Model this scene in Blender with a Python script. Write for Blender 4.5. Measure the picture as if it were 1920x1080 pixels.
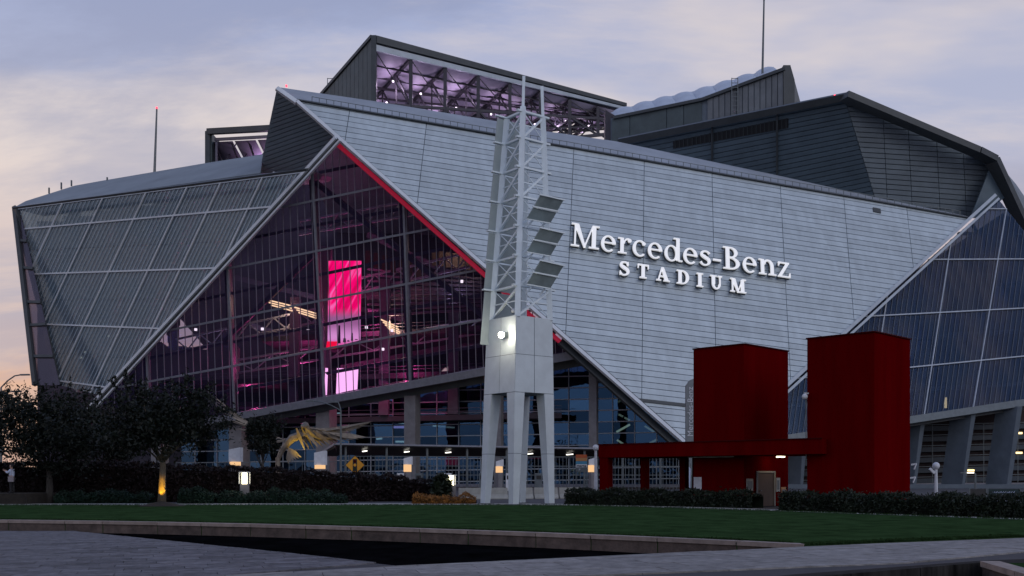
import bpy, math, random
import numpy as np
from mathutils import Vector

random.seed(7); rng = np.random.default_rng(7)
S = bpy.context.scene
COL = S.collection
for o in list(bpy.data.objects): bpy.data.objects.remove(o)

# ------------------------------------------------------------------ camera
EYE = 1.9; FPX = 1920.0; HOR = 893.0       # eye height (m), focal length and horizon row in photo pixels
cam_d = bpy.data.cameras.new('camera'); cam = bpy.data.objects.new('camera', cam_d); COL.objects.link(cam)
cam.location = (0, 0, EYE); cam.rotation_euler = (math.radians(90), 0, 0)
cam_d.sensor_width = 36; cam_d.lens = 36; cam_d.shift_y = (HOR - 540) / 1920
cam_d.clip_end = 6000; cam_d.clip_start = 0.1
S.camera = cam

# ------------------------------------------------------------------ sky, sun, exposure
def lin(r, g, b):
    f = lambda c: (c / 255 / 12.92) if c <= 10 else ((c / 255 + 0.055) / 1.055) ** 2.4
    return (f(r), f(g), f(b), 1)
SUN = Vector((0.55, -0.72, 0.50)).normalized()
W = bpy.data.worlds.new('World'); S.world = W; W.use_nodes = True
nt = W.node_tree; nt.nodes.clear()
N = nt.nodes.new; L = nt.links.new
def math_node(op, a, b=None, tree=None):
    t = tree or nt; n = t.nodes.new('ShaderNodeMath'); n.operation = op
    for i, v in enumerate((a, b)):
        if v is None: continue
        if isinstance(v, (int, float)): n.inputs[i].default_value = v
        else: t.links.new(v, n.inputs[i])
    return n.outputs[0]
def ramp(stops, src, tree=None, mode='EASE'):
    t = tree or nt; n = t.nodes.new('ShaderNodeValToRGB'); n.color_ramp.interpolation = mode
    e = n.color_ramp.elements
    while len(e) < len(stops): e.new(0.5)
    for k, (p, c) in enumerate(stops): e[k].position = p; e[k].color = c if len(c) == 4 else (*c, 1)
    t.links.new(src, n.inputs[0]); return n.outputs[0]
def mixc(fac, a, b, tree=None):
    t = tree or nt; n = t.nodes.new('ShaderNodeMix'); n.data_type = 'RGBA'
    for i, v in ((0, fac), (6, a), (7, b)):
        if isinstance(v, (int, float, tuple)): n.inputs[i].default_value = v
        else: t.links.new(v, n.inputs[i])
    return n.outputs[2]
geo = N('ShaderNodeTexCoord'); sep = N('ShaderNodeSeparateXYZ'); L(geo.outputs['Generated'], sep.inputs[0])
zz = math_node('MAXIMUM', sep.outputs[2], 0.0)
den = math_node('ADD', zz, 0.22)
cmb = N('ShaderNodeCombineXYZ')
L(math_node('DIVIDE', sep.outputs[0], den), cmb.inputs[0]); L(math_node('DIVIDE', sep.outputs[1], den), cmb.inputs[1])
def cloud(scale, rot, sx, loc, detail, rough):
    m = N('ShaderNodeMapping'); L(cmb.outputs[0], m.inputs[0])
    m.inputs['Rotation'].default_value[2] = math.radians(rot); m.inputs['Scale'].default_value = (sx, 1, 1)
    m.inputs['Location'].default_value = loc
    n = N('ShaderNodeTexNoise'); n.inputs['Scale'].default_value = scale; n.inputs['Detail'].default_value = detail
    n.inputs['Roughness'].default_value = rough; n.inputs['Distortion'].default_value = 0.35
    L(m.outputs[0], n.inputs[0]); return n.outputs[0]
SKY = (15, (5.5, 9.0, 0), 45, (6.6, 4.2, 0))
base = ramp([(0.0, lin(218, 166, 140)), (0.10, lin(228, 180, 150)), (0.18, lin(200, 184, 186)), (0.30, lin(180, 184, 208)), (0.50, lin(154, 169, 211)), (1.0, lin(118, 138, 188))], zz)
warm = ramp([(0.0, lin(218, 174, 152)), (0.16, lin(228, 203, 190)), (0.32, lin(233, 219, 212)), (0.6, lin(200, 194, 203)), (1.0, lin(160, 165, 188))], zz)
cool = ramp([(0.0, lin(200, 166, 156)), (0.2, lin(166, 166, 186)), (0.5, lin(148, 157, 190)), (1.0, lin(122, 134, 170))], zz)
def band(v, lo, hi): return ramp([(lo, (0, 0, 0)), (hi, (1, 1, 1))], v)
low = math_node('MULTIPLY', math_node('SUBTRACT', 0.36, zz), 0.28)
c1 = band(math_node('ADD', cloud(0.85, SKY[0], 0.50, SKY[1], 6, 0.50), low), 0.45, 0.555)     # cream banks
c2 = band(cloud(1.7, SKY[2], 0.38, SKY[3], 8, 0.60), 0.45, 0.60)                              # grey-mauve streaks
c3 = band(cloud(2.6, SKY[0] + 10, 0.35, (7.7, 3.1, 0), 8, 0.62), 0.50, 0.68)                 # thin bright wisps
skyc = mixc(math_node('MULTIPLY', c1, 0.95), base, warm)
skyc = mixc(math_node('MULTIPLY', c2, 0.72), skyc, cool)
skyc = mixc(math_node('MULTIPLY', c3, 0.45), skyc, warm)
# the sunset glow lies ahead and to the left; the opposite sky is the plain blue-grey of dusk
away = math_node('SUBTRACT', math_node('MULTIPLY', sep.outputs[0], 0.45), math_node('MULTIPLY', sep.outputs[1], 0.89))
dusk = ramp([(0.0, lin(158, 166, 192)), (0.25, lin(172, 180, 208)), (0.5, lin(160, 172, 208)), (1.0, lin(118, 138, 188))], zz)
skyc = mixc(math_node('MULTIPLY', ramp([(0.35, (0, 0, 0)), (0.75, (1, 1, 1))], math_node('ADD', math_node('MULTIPLY', away, 0.5), 0.5)), 0.85), skyc, dusk)
nis = N('ShaderNodeTexSky'); nis.sky_type = 'NISHITA'; nis.sun_disc = False
nis.sun_elevation = math.asin(SUN.z); nis.sun_rotation = math.atan2(SUN.x, SUN.y)
sc = N('ShaderNodeVectorMath'); sc.operation = 'SCALE'; L(nis.outputs[0], sc.inputs[0]); sc.inputs['Scale'].default_value = 0.06
skyc = mixc(0.12, skyc, sc.outputs[0])
bg = N('ShaderNodeBackground'); L(skyc, bg.inputs[0]); bg.inputs[1].default_value = 1.08
out = N('ShaderNodeOutputWorld'); L(bg.outputs[0], out.inputs[0])
sun_d = bpy.data.lights.new('sun', 'SUN'); sun_d.energy = 0.50; sun_d.angle = math.radians(35); sun_d.color = (1, 0.95, 0.92)
sun = bpy.data.objects.new('sun', sun_d); COL.objects.link(sun)
sun.rotation_euler = (-SUN).to_track_quat('-Z', 'Y').to_euler(); sun.location = (40, -60, 60)
S.view_settings.view_transform = 'Standard'; S.view_settings.look = 'None'
S.view_settings.exposure = 0.0; S.view_settings.gamma = 1.0; S.view_settings.use_curve_mapping = False
S.cycles.max_bounces = 8; S.cycles.transparent_max_bounces = 16; S.cycles.use_denoising = True
S.cycles.sample_clamp_indirect = 6

# ------------------------------------------------------------------ materials
def material(name, col, rough=0.6, metal=0.0, var=0.12, scale=1.5, bump=0.0, bscale=20.0, rand=0.0, spec=0.5, emit=None, estr=0.0, stretch=(1, 1, 1), dark=None):
    m = bpy.data.materials.new(name); m.use_nodes = True; t = m.node_tree; b = t.nodes['Principled BSDF']
    if len(col) == 3: col = (*col, 1)
    tc = t.nodes.new('ShaderNodeTexCoord'); mp = t.nodes.new('ShaderNodeMapping'); t.links.new(tc.outputs['Object'], mp.inputs[0]); mp.inputs['Scale'].default_value = stretch
    n1 = t.nodes.new('ShaderNodeTexNoise'); n1.inputs['Scale'].default_value = scale; n1.inputs['Detail'].default_value = 8; n1.inputs['Roughness'].default_value = 0.65
    t.links.new(mp.outputs[0], n1.inputs[0])
    lo = dark or tuple(c * (1 - var * 1.6) for c in col[:3]); hi = tuple(min(1, c * (1 + var * 1.2)) for c in col[:3])
    c = ramp([(0.3, (*lo[:3], 1)), (0.7, (*hi, 1))], n1.outputs[0], t, 'LINEAR')
    if rand:
        oi = t.nodes.new('ShaderNodeObjectInfo')
        v = math_node('ADD', math_node('MULTIPLY', oi.outputs['Random'], 2 * rand, t), 1 - rand, t)
        h = t.nodes.new('ShaderNodeVectorMath'); h.operation = 'SCALE'; t.links.new(c, h.inputs[0]); t.links.new(v, h.inputs['Scale']); c = h.outputs[0]
    t.links.new(c, b.inputs['Base Color'])
    b.inputs['Roughness'].default_value = rough; b.inputs['Metallic'].default_value = metal; b.inputs['Specular IOR Level'].default_value = spec
    if emit: b.inputs['Emission Color'].default_value = (*emit[:3], 1); b.inputs['Emission Strength'].default_value = estr
    if bump:
        n2 = t.nodes.new('ShaderNodeTexNoise'); n2.inputs['Scale'].default_value = bscale; n2.inputs['Detail'].default_value = 5
        t.links.new(mp.outputs[0], n2.inputs[0])
        bp = t.nodes.new('ShaderNodeBump'); bp.inputs['Strength'].default_value = bump; bp.inputs['Distance'].default_value = 0.05
        t.links.new(n2.outputs[0], bp.inputs['Height']); t.links.new(bp.outputs[0], b.inputs['Normal'])
    return m
def glow(name, col, strength):
    m = bpy.data.materials.new(name); m.use_nodes = True; t = m.node_tree; t.nodes.clear()
    e = t.nodes.new('ShaderNodeEmission'); e.inputs[0].default_value = (*col[:3], 1); e.inputs[1].default_value = strength
    o = t.nodes.new('ShaderNodeOutputMaterial'); t.links.new(e.outputs[0], o.inputs[0]); return m
def glass(name, tint, refl, rcol=(1, 1, 1), frost=0.0, fcol=(0.3, 0.35, 0.38), rough=0.03, wave=0.0, var=0.0, streak=0.0, fcol2=None):
    m = bpy.data.materials.new(name); m.use_nodes = True; t = m.node_tree; t.nodes.clear()
    tr = t.nodes.new('ShaderNodeBsdfTransparent'); tr.inputs[0].default_value = (*tint, 1)
    gl = t.nodes.new('ShaderNodeBsdfGlossy'); gl.inputs['Roughness'].default_value = rough; gl.inputs[0].default_value = (*rcol, 1)
    if wave:
        tc = t.nodes.new('ShaderNodeTexCoord'); n2 = t.nodes.new('ShaderNodeTexNoise'); n2.inputs['Scale'].default_value = 0.35
        t.links.new(tc.outputs['Object'], n2.inputs[0]); bp = t.nodes.new('ShaderNodeBump'); bp.inputs['Strength'].default_value = wave; bp.inputs['Distance'].default_value = 0.2
        t.links.new(n2.outputs[0], bp.inputs['Height']); t.links.new(bp.outputs[0], gl.inputs['Normal'])
    lw = t.nodes.new('ShaderNodeLayerWeight'); lw.inputs[0].default_value = 0.35
    f = math_node('ADD', math_node('MULTIPLY', lw.outputs['Fresnel'], 0.6, t), refl, t)
    if var:
        oi = t.nodes.new('ShaderNodeObjectInfo'); f = math_node('MULTIPLY', f, math_node('ADD', math_node('MULTIPLY', oi.outputs['Random'], 2 * var, t), 1 - var, t), t)
    mx = t.nodes.new('ShaderNodeMixShader'); t.links.new(f, mx.inputs[0]); t.links.new(tr.outputs[0], mx.inputs[1]); t.links.new(gl.outputs[0], mx.inputs[2])
    last = mx
    if frost:
        df = t.nodes.new('ShaderNodeBsdfDiffuse'); df.inputs[0].default_value = (*fcol, 1)
        m2 = t.nodes.new('ShaderNodeMixShader'); m2.inputs[0].default_value = frost
        if streak:
            tc = t.nodes.new('ShaderNodeTexCoord'); mp = t.nodes.new('ShaderNodeMapping'); t.links.new(tc.outputs['Object'], mp.inputs[0]); mp.inputs['Scale'].default_value = (.55, .55, .05)
            n3 = t.nodes.new('ShaderNodeTexNoise'); n3.inputs['Scale'].default_value = 1.0; n3.inputs['Detail'].default_value = 4; t.links.new(mp.outputs[0], n3.inputs[0])
            n4 = t.nodes.new('ShaderNodeTexNoise'); n4.inputs['Scale'].default_value = .09; n4.inputs['Detail'].default_value = 2; t.links.new(tc.outputs['Object'], n4.inputs[0])
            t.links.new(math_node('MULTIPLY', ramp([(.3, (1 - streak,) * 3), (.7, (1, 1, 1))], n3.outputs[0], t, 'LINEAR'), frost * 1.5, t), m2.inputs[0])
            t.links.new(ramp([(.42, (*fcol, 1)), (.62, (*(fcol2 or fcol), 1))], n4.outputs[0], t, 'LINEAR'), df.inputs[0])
        t.links.new(mx.outputs[0], m2.inputs[1]); t.links.new(df.outputs[0], m2.inputs[2]); last = m2
    o = t.nodes.new('ShaderNodeOutputMaterial'); t.links.new(last.outputs[0], o.inputs[0]); return m

M = {}
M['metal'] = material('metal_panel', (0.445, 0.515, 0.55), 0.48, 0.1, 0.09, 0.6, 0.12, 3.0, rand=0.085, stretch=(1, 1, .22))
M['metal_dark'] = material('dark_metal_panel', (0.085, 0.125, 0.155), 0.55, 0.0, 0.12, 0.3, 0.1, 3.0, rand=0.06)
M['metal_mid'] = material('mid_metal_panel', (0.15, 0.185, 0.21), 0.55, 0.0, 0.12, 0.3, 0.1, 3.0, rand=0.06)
M['roof'] = material('roof_membrane', (0.30, 0.33, 0.36), 0.75, 0, 0.12, 0.15)
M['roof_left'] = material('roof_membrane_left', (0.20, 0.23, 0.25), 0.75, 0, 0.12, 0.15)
M['joint'] = material('joint_backing', (0.12, 0.15, 0.18), 0.8)
M['trim'] = material('flashing', (0.42, 0.47, 0.51), 0.5, 0.1, 0.1, 0.4)
M['trim_light'] = material('pale_flashing', (0.62, 0.66, 0.69), 0.5, 0, 0.06, 0.4)
M['trim_dark'] = material('dark_flashing', (0.05, 0.058, 0.062), 0.5, 0.1, 0.15, 0.5)
M['green_clad'] = material('roof_cladding', (0.065, 0.09, 0.095), 0.55, 0.1, 0.15, 0.4, rand=0.08)
M['grey_clad'] = material('ribbed_cladding', (0.14, 0.155, 0.165), 0.55, 0.1, 0.15, 0.4, rand=0.1)
M['steel_dark'] = material('roof_steel', (0.05, 0.045, 0.055), 0.5, 0.2)
M['mullion_k'] = material('blue_grey_mullion', (0.42, 0.47, 0.53), 0.5)
M['mullion'] = material('mullion', (0.22, 0.23, 0.27), 0.45, 0.2)
M['pin_k'] = material('pinstripe_bar_blue', (0.085, 0.105, 0.14), 0.5)
M['pin'] = material('pinstripe_bar', (0.36, 0.45, 0.51), 0.5, 0.1)
M['pin_b'] = material('pinstripe_bar_dark', (0.20, 0.19, 0.24), 0.5, 0.1)
M['glass_left'] = glass('etched_glass', (0.60, 0.66, 0.70), 0.05, (0.6, 0.72, 0.85), 0.30, (0.21, 0.285, 0.335), 0.15, var=0.35, streak=.5, fcol2=(0.27, 0.30, 0.33))
M['glass_front'] = glass('clear_facade_glass', (0.72, 0.68, 0.80), 0.0, (0.34, 0.36, 0.62), 0.07, (0.075, 0.065, 0.125), 0.06)
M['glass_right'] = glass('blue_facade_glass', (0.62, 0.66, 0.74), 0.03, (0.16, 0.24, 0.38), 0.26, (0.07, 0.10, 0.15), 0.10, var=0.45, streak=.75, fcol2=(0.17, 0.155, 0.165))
M['glass_curtain'] = glass('curtain_glass', (0.22, 0.32, 0.44), 0.40, (0.075, 0.17, 0.30), 0.0, rough=0.02, wave=0.25, var=0.7)
M['cushion'] = material('roof_foil_cushion', (0.42, 0.37, 0.46), 0.5, 0, 0.08, 0.3)
M['cushion_out'] = material('roof_foil_cushion_outside', (0.42, 0.47, 0.53), 0.4, 0, 0.1, 0.3)
M['concrete'] = material('concrete', (0.17, 0.165, 0.175), 0.85, 0, 0.15, 0.8, 0.1, 6)
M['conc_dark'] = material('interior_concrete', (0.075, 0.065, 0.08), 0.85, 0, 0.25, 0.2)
M['inner_steel'] = material('interior_steel', (0.15, 0.135, 0.17), 0.5, 0.1)
M['inner_pale'] = material('interior_pale_steel', (0.42, 0.45, 0.48), 0.6)
M['red_strip'] = material('red_soffit', (0.40, 0.02, 0.05), 0.5, emit=(1.0, 0.03, 0.10), estr=0.16)
M['letter'] = material('lit_white_letter', (0.8, 0.8, 0.8), 0.4, 0, 0.02, emit=(1, 1, 1), estr=0.42)
M['letter_side'] = material('letter_return', (0.08, 0.085, 0.09), 0.5)
M['tower'] = material('white_tower_paint', (0.56, 0.62, 0.64), 0.5, 0, 0.07, 0.8, 0.05, 8, rand=0.03)
M['tower_mast'] = material('tower_steelwork', (0.72, 0.80, 0.83), 0.45, 0, 0.06, 0.8)
M['tower_clad'] = material('tower_cladding', (0.30, 0.35, 0.355), 0.5, 0, 0.10, 0.6, rand=0.06)
M['tower_board'] = material('green_grey_board', (0.33, 0.41, 0.43), 0.4, 0.2, 0.15, 1)
M['red'] = material('red_stucco', (0.098, 0.0010, 0.0018), 0.95, 0, 0.14, 0.9, 0.12, 25, spec=0.0, stretch=(1, 1, .12))
M['red_dark'] = material('dark_red_steel', (0.05, 0.0015, 0.002), 0.8, spec=0.1)
M['grass'] = material('lawn_grass', (0.033, 0.066, 0.024), 1.0, 0, 0.30, 0.8, 0.8, 60, spec=0.0)
M['path'] = material('concrete_path', (0.34, 0.34, 0.31), 0.85, 0, 0.15, 1.0)
M['street'] = material('asphalt', (0.05, 0.05, 0.055), 0.85, 0, 0.3, 0.8)
M['soil'] = material('bare_soil', (0.02, 0.016, 0.012), 0.95, 0, 0.4, 3)
M['stone'] = material('brown_stone', (0.085, 0.062, 0.052), 0.8, 0, 0.35, 2.5, 0.3, 12, rand=0.15)
M['kerb_stain'] = material('stained_kerb', (0.030, 0.028, 0.027), 0.9, 0, 0.8, 1.6, 0.3, 12, stretch=(1, 1, .15), spec=0.1)
M['coping'] = material('coping_stone', (0.26, 0.21, 0.18), 0.75, 0, 0.2, 2.5, 0.1, 20, rand=0.1)
M['basin'] = material('wet_basin', (0.004, 0.004, 0.0045), 1.0, 0, 0.4, 1, spec=0.0)
M['paver'] = material('slate_paver', (0.118, 0.115, 0.124), 0.75, 0, 0.38, 3.5, 0.6, 30, rand=0.28, spec=0.35)
M['slab'] = material('paving_slab', (0.225, 0.215, 0.205), 0.8, 0, 0.28, 3.0, 0.5, 30, rand=0.16, spec=0.35)
M['grout'] = material('paving_joint', (0.035, 0.034, 0.04), 0.9)
M['leaf'] = material('dark_leaf', (0.005, 0.009, 0.005), 0.6, 0, 0.4, 1.2, spec=0.3)
M['leaf_hedge'] = material('hedge_leaf', (0.013, 0.021, 0.010), 0.6, 0, 0.45, 1.5, spec=0.3)
M['leaf_red'] = material('reddish_hedge_leaf', (0.012, 0.006, 0.006), 0.65, 0, 0.5, 1.0, spec=0.25)
M['leaf_low'] = material('low_shrub_leaf', (0.012, 0.030, 0.018), 0.6, 0, 0.4, 1.5, spec=0.25)
M['flower'] = material('orange_flower', (0.22, 0.09, 0.012), 0.7, 0, 0.6, 3)
M['bark'] = material('bark', (0.045, 0.040, 0.035), 0.85, 0, 0.35, 8, 0.6, 20, stretch=(1, 1, 0.25))
M['bark_pale'] = material('pale_bark', (0.11, 0.09, 0.065), 0.85, 0, 0.35, 8, 0.6, 20, stretch=(1, 1, 0.25))
M['white_paint'] = material('white_paint', (0.6, 0.62, 0.65), 0.5)
M['grey_steel'] = material('grey_steel', (0.11, 0.13, 0.14), 0.45, 0.3)
M['black'] = material('black_paint', (0.012, 0.012, 0.013), 0.5)
M['lamp_warm'] = glow('warm_lamp', (1.0, 0.86, 0.55), 4.5)
M['lamp_amber'] = glow('amber_lamp', (1.0, 0.60, 0.30), 0.95)
M['lamp_white'] = glow('white_lamp', (1.0, 0.95, 0.85), 2.5)
M['flood'] = glow('floodlight_lens', (1.0, 0.93, 0.74), 60.0)
M['tube'] = glow('tube_lamp', (1.0, 0.72, 0.34), 2.5)
M['lamp_violet'] = glow('violet_lamp', (0.95, 0.80, 1.0), 3.0)
M['lamp_red'] = glow('red_lamp', (1.0, 0.06, 0.10), 3.0)
M['door'] = material('tan_door', (0.085, 0.05, 0.03), 0.6)
M['yellow'] = material('yellow_sign', (0.50, 0.22, 0.01), 0.5, emit=(1, 0.45, 0.02), estr=0.05)
M['bronze'] = material('bronze_blade', (0.17, 0.14, 0.11), 0.45, 0.2, 0.3, 2)
M['skin'] = material('skin', (0.35, 0.22, 0.17), 0.6)
M['shirt'] = material('pale_blue_shirt', (0.42, 0.48, 0.62), 0.8)
M['plaid'] = material('plaid_cloth', (0.25, 0.22, 0.24), 0.85, 0, 0.6, 40)
M['dark_cloth'] = material('dark_trousers', (0.012, 0.012, 0.015), 0.9)
M['banner'] = material('dark_teal_banner', (0.012, 0.03, 0.032), 0.8, 0, 0.4, 3)
M['pylon'] = material('grey_pylon', (0.17, 0.19, 0.20), 0.5)
M['spandrel'] = material('blue_spandrel', (0.020, 0.036, 0.055), 0.5)
M['recess'] = material('dark_red_recess', (0.022, 0.010, 0.012), 0.8)
M['orange'] = material('orange_sign', (0.45, 0.09, 0.02), 0.5); M['ochre'] = material('ochre_sign', (0.42, 0.20, 0.07), 0.5); M['sky_blue'] = material('blue_sign', (0.05, 0.22, 0.34), 0.5)

# screen picture: pink flowing shapes above, grey skyline below
def screen_mat():
    m = bpy.data.materials.new('video_screen'); m.use_nodes = True; t = m.node_tree; t.nodes.clear()
    tc = t.nodes.new('ShaderNodeTexCoord'); mp = t.nodes.new('ShaderNodeMapping'); t.links.new(tc.outputs['Generated'], mp.inputs[0])
    mp.inputs['Rotation'].default_value = (0, math.radians(-32), 0); mp.inputs['Scale'].default_value = (1.0, 1, 2.2)
    mq = t.nodes.new('ShaderNodeMapping'); t.links.new(mp.outputs[0], mq.inputs[0]); mq.inputs['Scale'].default_value = (2.6, 1, 0.35)
    n = t.nodes.new('ShaderNodeTexNoise'); n.inputs['Scale'].default_value = 1.6; n.inputs['Detail'].default_value = 2; n.inputs['Distortion'].default_value = 1.0
    t.links.new(mq.outputs[0], n.inputs[0])
    pk = ramp([(0.3, lin(205, 0, 70)), (0.5, lin(255, 0, 105)), (0.68, lin(255, 120, 180))], n.outputs[0], t)
    sp = t.nodes.new('ShaderNodeSeparateXYZ'); t.links.new(tc.outputs['Generated'], sp.inputs[0])
    gr = ramp([(0.0, lin(225, 60, 140)), (0.12, lin(215, 150, 190)), (0.3, lin(150, 95, 130))], sp.outputs[2], t)
    f = ramp([(0.33, (0, 0, 0)), (0.47, (1, 1, 1))], sp.outputs[2], t)
    c = mixc(f, gr, pk, t)
    e = t.nodes.new('ShaderNodeEmission'); t.links.new(c, e.inputs[0]); e.inputs[1].default_value = 2.2
    o = t.nodes.new('ShaderNodeOutputMaterial'); t.links.new(e.outputs[0], o.inputs[0]); return m
M['screen'] = screen_mat()
M['screen_pale'] = glow('pale_screen', lin(255, 190, 225), 2.6)
M['screen_red'] = glow('red_screen', lin(255, 10, 60), 2.0)

# ------------------------------------------------------------------ geometry helpers
V = lambda *a: np.array(a, float)
CAM = V(0, 0, EYE)
def ray(x, y): return V((x - 960) / FPX, 1, (HOR - y) / FPX)
def at(x, y, Y): return CAM + ray(x, y) * Y                    # the point of the place seen at that pixel, Y metres away
def gnd(x, y, z=0.0): return at(x, y, FPX * (EYE - z) / (y - HOR))
def px(p): return V(960 + FPX * p[0] / p[1], HOR - FPX * (p[2] - EYE) / p[1])
def unit(v): return v / np.linalg.norm(v)
class Plane:
    def __init__(s, p, n): s.p = p; s.n = unit(n); s.n = s.n if np.dot(s.n, CAM - p) > 0 else -s.n
    def hit(s, x, y, off=0.0):
        r = ray(x, y); return CAM + r * (np.dot(s.p + s.n * off - CAM, s.n) / np.dot(r, s.n))
def plane3(*pts):
    a, b, c = [at(*q) for q in pts]; return Plane(a, np.cross(b - a, c - a))

def off_of(o):
    v = V(0, 0, 0)
    while o: v = v + np.array(o.location); o = o.parent
    return v
def link_mesh(name, me, mat, parent=None, loc=None):
    o = bpy.data.objects.new(name, me); COL.objects.link(o)
    if mat: me.materials.append(mat)
    if parent: o.parent = parent
    if loc is not None: o.location = loc
    return o
class MB:
    def __init__(s): s.v = []; s.f = []
    def add(s, vs, fs):
        k = len(s.v); s.v += [tuple(map(float, q)) for q in vs]; s.f += [tuple(i + k for i in f) for f in fs]; return s
    def prism(s, poly, vec):                                    # solid between a polygon and its copy moved by vec
        n = len(poly); a = [np.array(q, float) for q in poly]; b = [q + vec for q in a]
        return s.add(a + b, [tuple(range(n)), tuple(range(2 * n - 1, n - 1, -1))] + [(i, i + n, (i + 1) % n + n, (i + 1) % n) for i in range(n)])
    def sheet(s, poly): return s.add(poly, [tuple(range(len(poly)))])
    def bar(s, p, q, w, h=None, up=None, w2=None, h2=None):
        p = np.array(p, float); q = np.array(q, float); h = h or w; w2 = w2 or w; h2 = h2 or h
        d = unit(q - p); up = V(0, 0, 1) if up is None else np.array(up, float)
        if abs(np.dot(d, unit(up))) > 0.98: up = V(0, 1, 0)
        a = unit(np.cross(d, up)); b = np.cross(a, d)
        vs = [c + a * i * ww / 2 + b * j * hh / 2 for c, ww, hh in ((p, w, h), (q, w2, h2)) for i, j in ((-1, -1), (1, -1), (1, 1), (-1, 1))]
        return s.add(vs, [(3, 2, 1, 0), (4, 5, 6, 7)] + [(i, (i + 1) % 4, (i + 1) % 4 + 4, i + 4) for i in range(4)])
    def box(s, c, sx, sy, sz, rz=0.0):                          # c = centre of the base
        ca, sa = math.cos(rz), math.sin(rz)
        vs = [(c[0] + x * sx / 2 * ca - y * sy / 2 * sa, c[1] + x * sx / 2 * sa + y * sy / 2 * ca, c[2] + z * sz) for z in (0, 1) for x, y in ((-1, -1), (1, -1), (1, 1), (-1, 1))]
        return s.add(vs, [(3, 2, 1, 0), (4, 5, 6, 7)] + [(i, (i + 1) % 4, (i + 1) % 4 + 4, i + 4) for i in range(4)])
    def tube(s, pts, rad, n=8):
        pts = [np.array(p, float) for p in pts]; vs = []; fs = []
        for i, p in enumerate(pts):
            d = unit((pts[min(i + 1, len(pts) - 1)] - pts[max(i - 1, 0)]))
            up = V(0, 0, 1) if abs(d[2]) < 0.95 else V(0, 1, 0); a = unit(np.cross(d, up)); b = np.cross(a, d)
            r = rad[i] if hasattr(rad, '__len__') else rad
            vs += [p + (a * math.cos(2 * math.pi * k / n) + b * math.sin(2 * math.pi * k / n)) * r for k in range(n)]
        for i in range(len(pts) - 1):
            fs += [(i * n + k, i * n + (k + 1) % n, (i + 1) * n + (k + 1) % n, (i + 1) * n + k) for k in range(n)]
        fs += [tuple(range(n - 1, -1, -1)), tuple(range((len(pts) - 1) * n, len(pts) * n))]
        return s.add(vs, fs)
    def ball(s, c, r, seg=10, sz=1.0):
        c = np.array(c, float); rows = 7; vs = [c + V(0, 0, -r * sz)]; fs = []
        for i in range(1, rows):
            t = math.pi * i / rows
            vs += [c + V(r * math.sin(t) * math.cos(2 * math.pi * k / seg), r * math.sin(t) * math.sin(2 * math.pi * k / seg), -r * sz * math.cos(t)) for k in range(seg)]
        vs.append(c + V(0, 0, r * sz)); e = len(vs) - 1
        for k in range(seg):
            fs.append((0, 1 + (k + 1) % seg, 1 + k)); fs.append((e, e - seg + k, e - seg + (k + 1) % seg))
            for i in range(rows - 2): a = 1 + i * seg; fs.append((a + k, a + (k + 1) % seg, a + seg + (k + 1) % seg, a + seg + k))
        return s.add(vs, fs)
    def build(s, name, mat, parent=None, smooth=False, kind=None):
        vs = np.array(s.v); loc = None
        if parent: vs = vs - off_of(parent)
        else:
            loc = V((vs[:, 0].min() + vs[:, 0].max()) / 2, (vs[:, 1].min() + vs[:, 1].max()) / 2, vs[:, 2].min()); vs = vs - loc
        me = bpy.data.meshes.new(name); me.from_pydata(vs.tolist(), [], s.f); me.validate()
        if smooth: me.shade_smooth()
        o = link_mesh(name, me, M[mat] if isinstance(mat, str) else mat, parent, loc)
        if kind: o['kind'] = kind
        return o
def tag(o, label, cat, group=None):
    o['label'] = label; o['category'] = cat
    if group: o['group'] = group
    return o
def thing(name, loc, label, cat, group=None):
    o = bpy.data.objects.new(name, None); COL.objects.link(o); o.location = loc; o.empty_display_size = 0.5
    return tag(o, label, cat, group)
def structure(o): o['kind'] = 'structure'; return o
def lamp(name, loc, col, watts, radius=0.2, parent=None, spot=None, aim=None, blend=0.6):
    d = bpy.data.lights.new(name, 'SPOT' if spot else 'POINT'); d.energy = watts; d.color = col; d.shadow_soft_size = radius
    if spot: d.spot_size = math.radians(spot); d.spot_blend = blend
    o = bpy.data.objects.new(name, d); COL.objects.link(o); o.location = np.array(loc) - (off_of(parent) if parent else 0)
    if parent: o.parent = parent
    if aim is not None: o.rotation_euler = Vector(np.array(aim) - np.array(loc)).to_track_quat('-Z', 'Y').to_euler()
    return o
# polygon cutting: works on 2-D polygons, a line is two points; 'before' is the side above a line running
# left to right, or left of a line running bottom to top
def split(poly, ln):
    (x0, y0), (x1, y1) = ln; dx, dy = x1 - x0, y1 - y0
    sd = [dx * (y - y0) - dy * (x - x0) for x, y in poly]; A = []; B = []
    for i, p in enumerate(poly):
        j = (i + 1) % len(poly); q = poly[j]
        (A if sd[i] < 0 else B).append(p)
        if (sd[i] < 0) != (sd[j] < 0):
            t = sd[i] / (sd[i] - sd[j]); r = (p[0] + (q[0] - p[0]) * t, p[1] + (q[1] - p[1]) * t); A.append(r); B.append(r)
    return (A if len(A) > 2 else None), (B if len(B) > 2 else None)
def slabs(poly, lines):
    res = []
    for ln in lines:
        if poly is None: break
        a, poly = split(poly, ln)
        if a: res.append(a)
    if poly: res.append(poly)
    return res
def clip_in(poly, convex):                                       # part of poly inside a convex polygon
    ar = sum(convex[i][0] * convex[(i + 1) % len(convex)][1] - convex[(i + 1) % len(convex)][0] * convex[i][1] for i in range(len(convex)))
    cv = convex if ar > 0 else convex[::-1]
    for i in range(len(cv)):
        if poly is None: return None
        poly = split(poly, (cv[(i + 1) % len(cv)], cv[i]))[0]
    return poly
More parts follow.
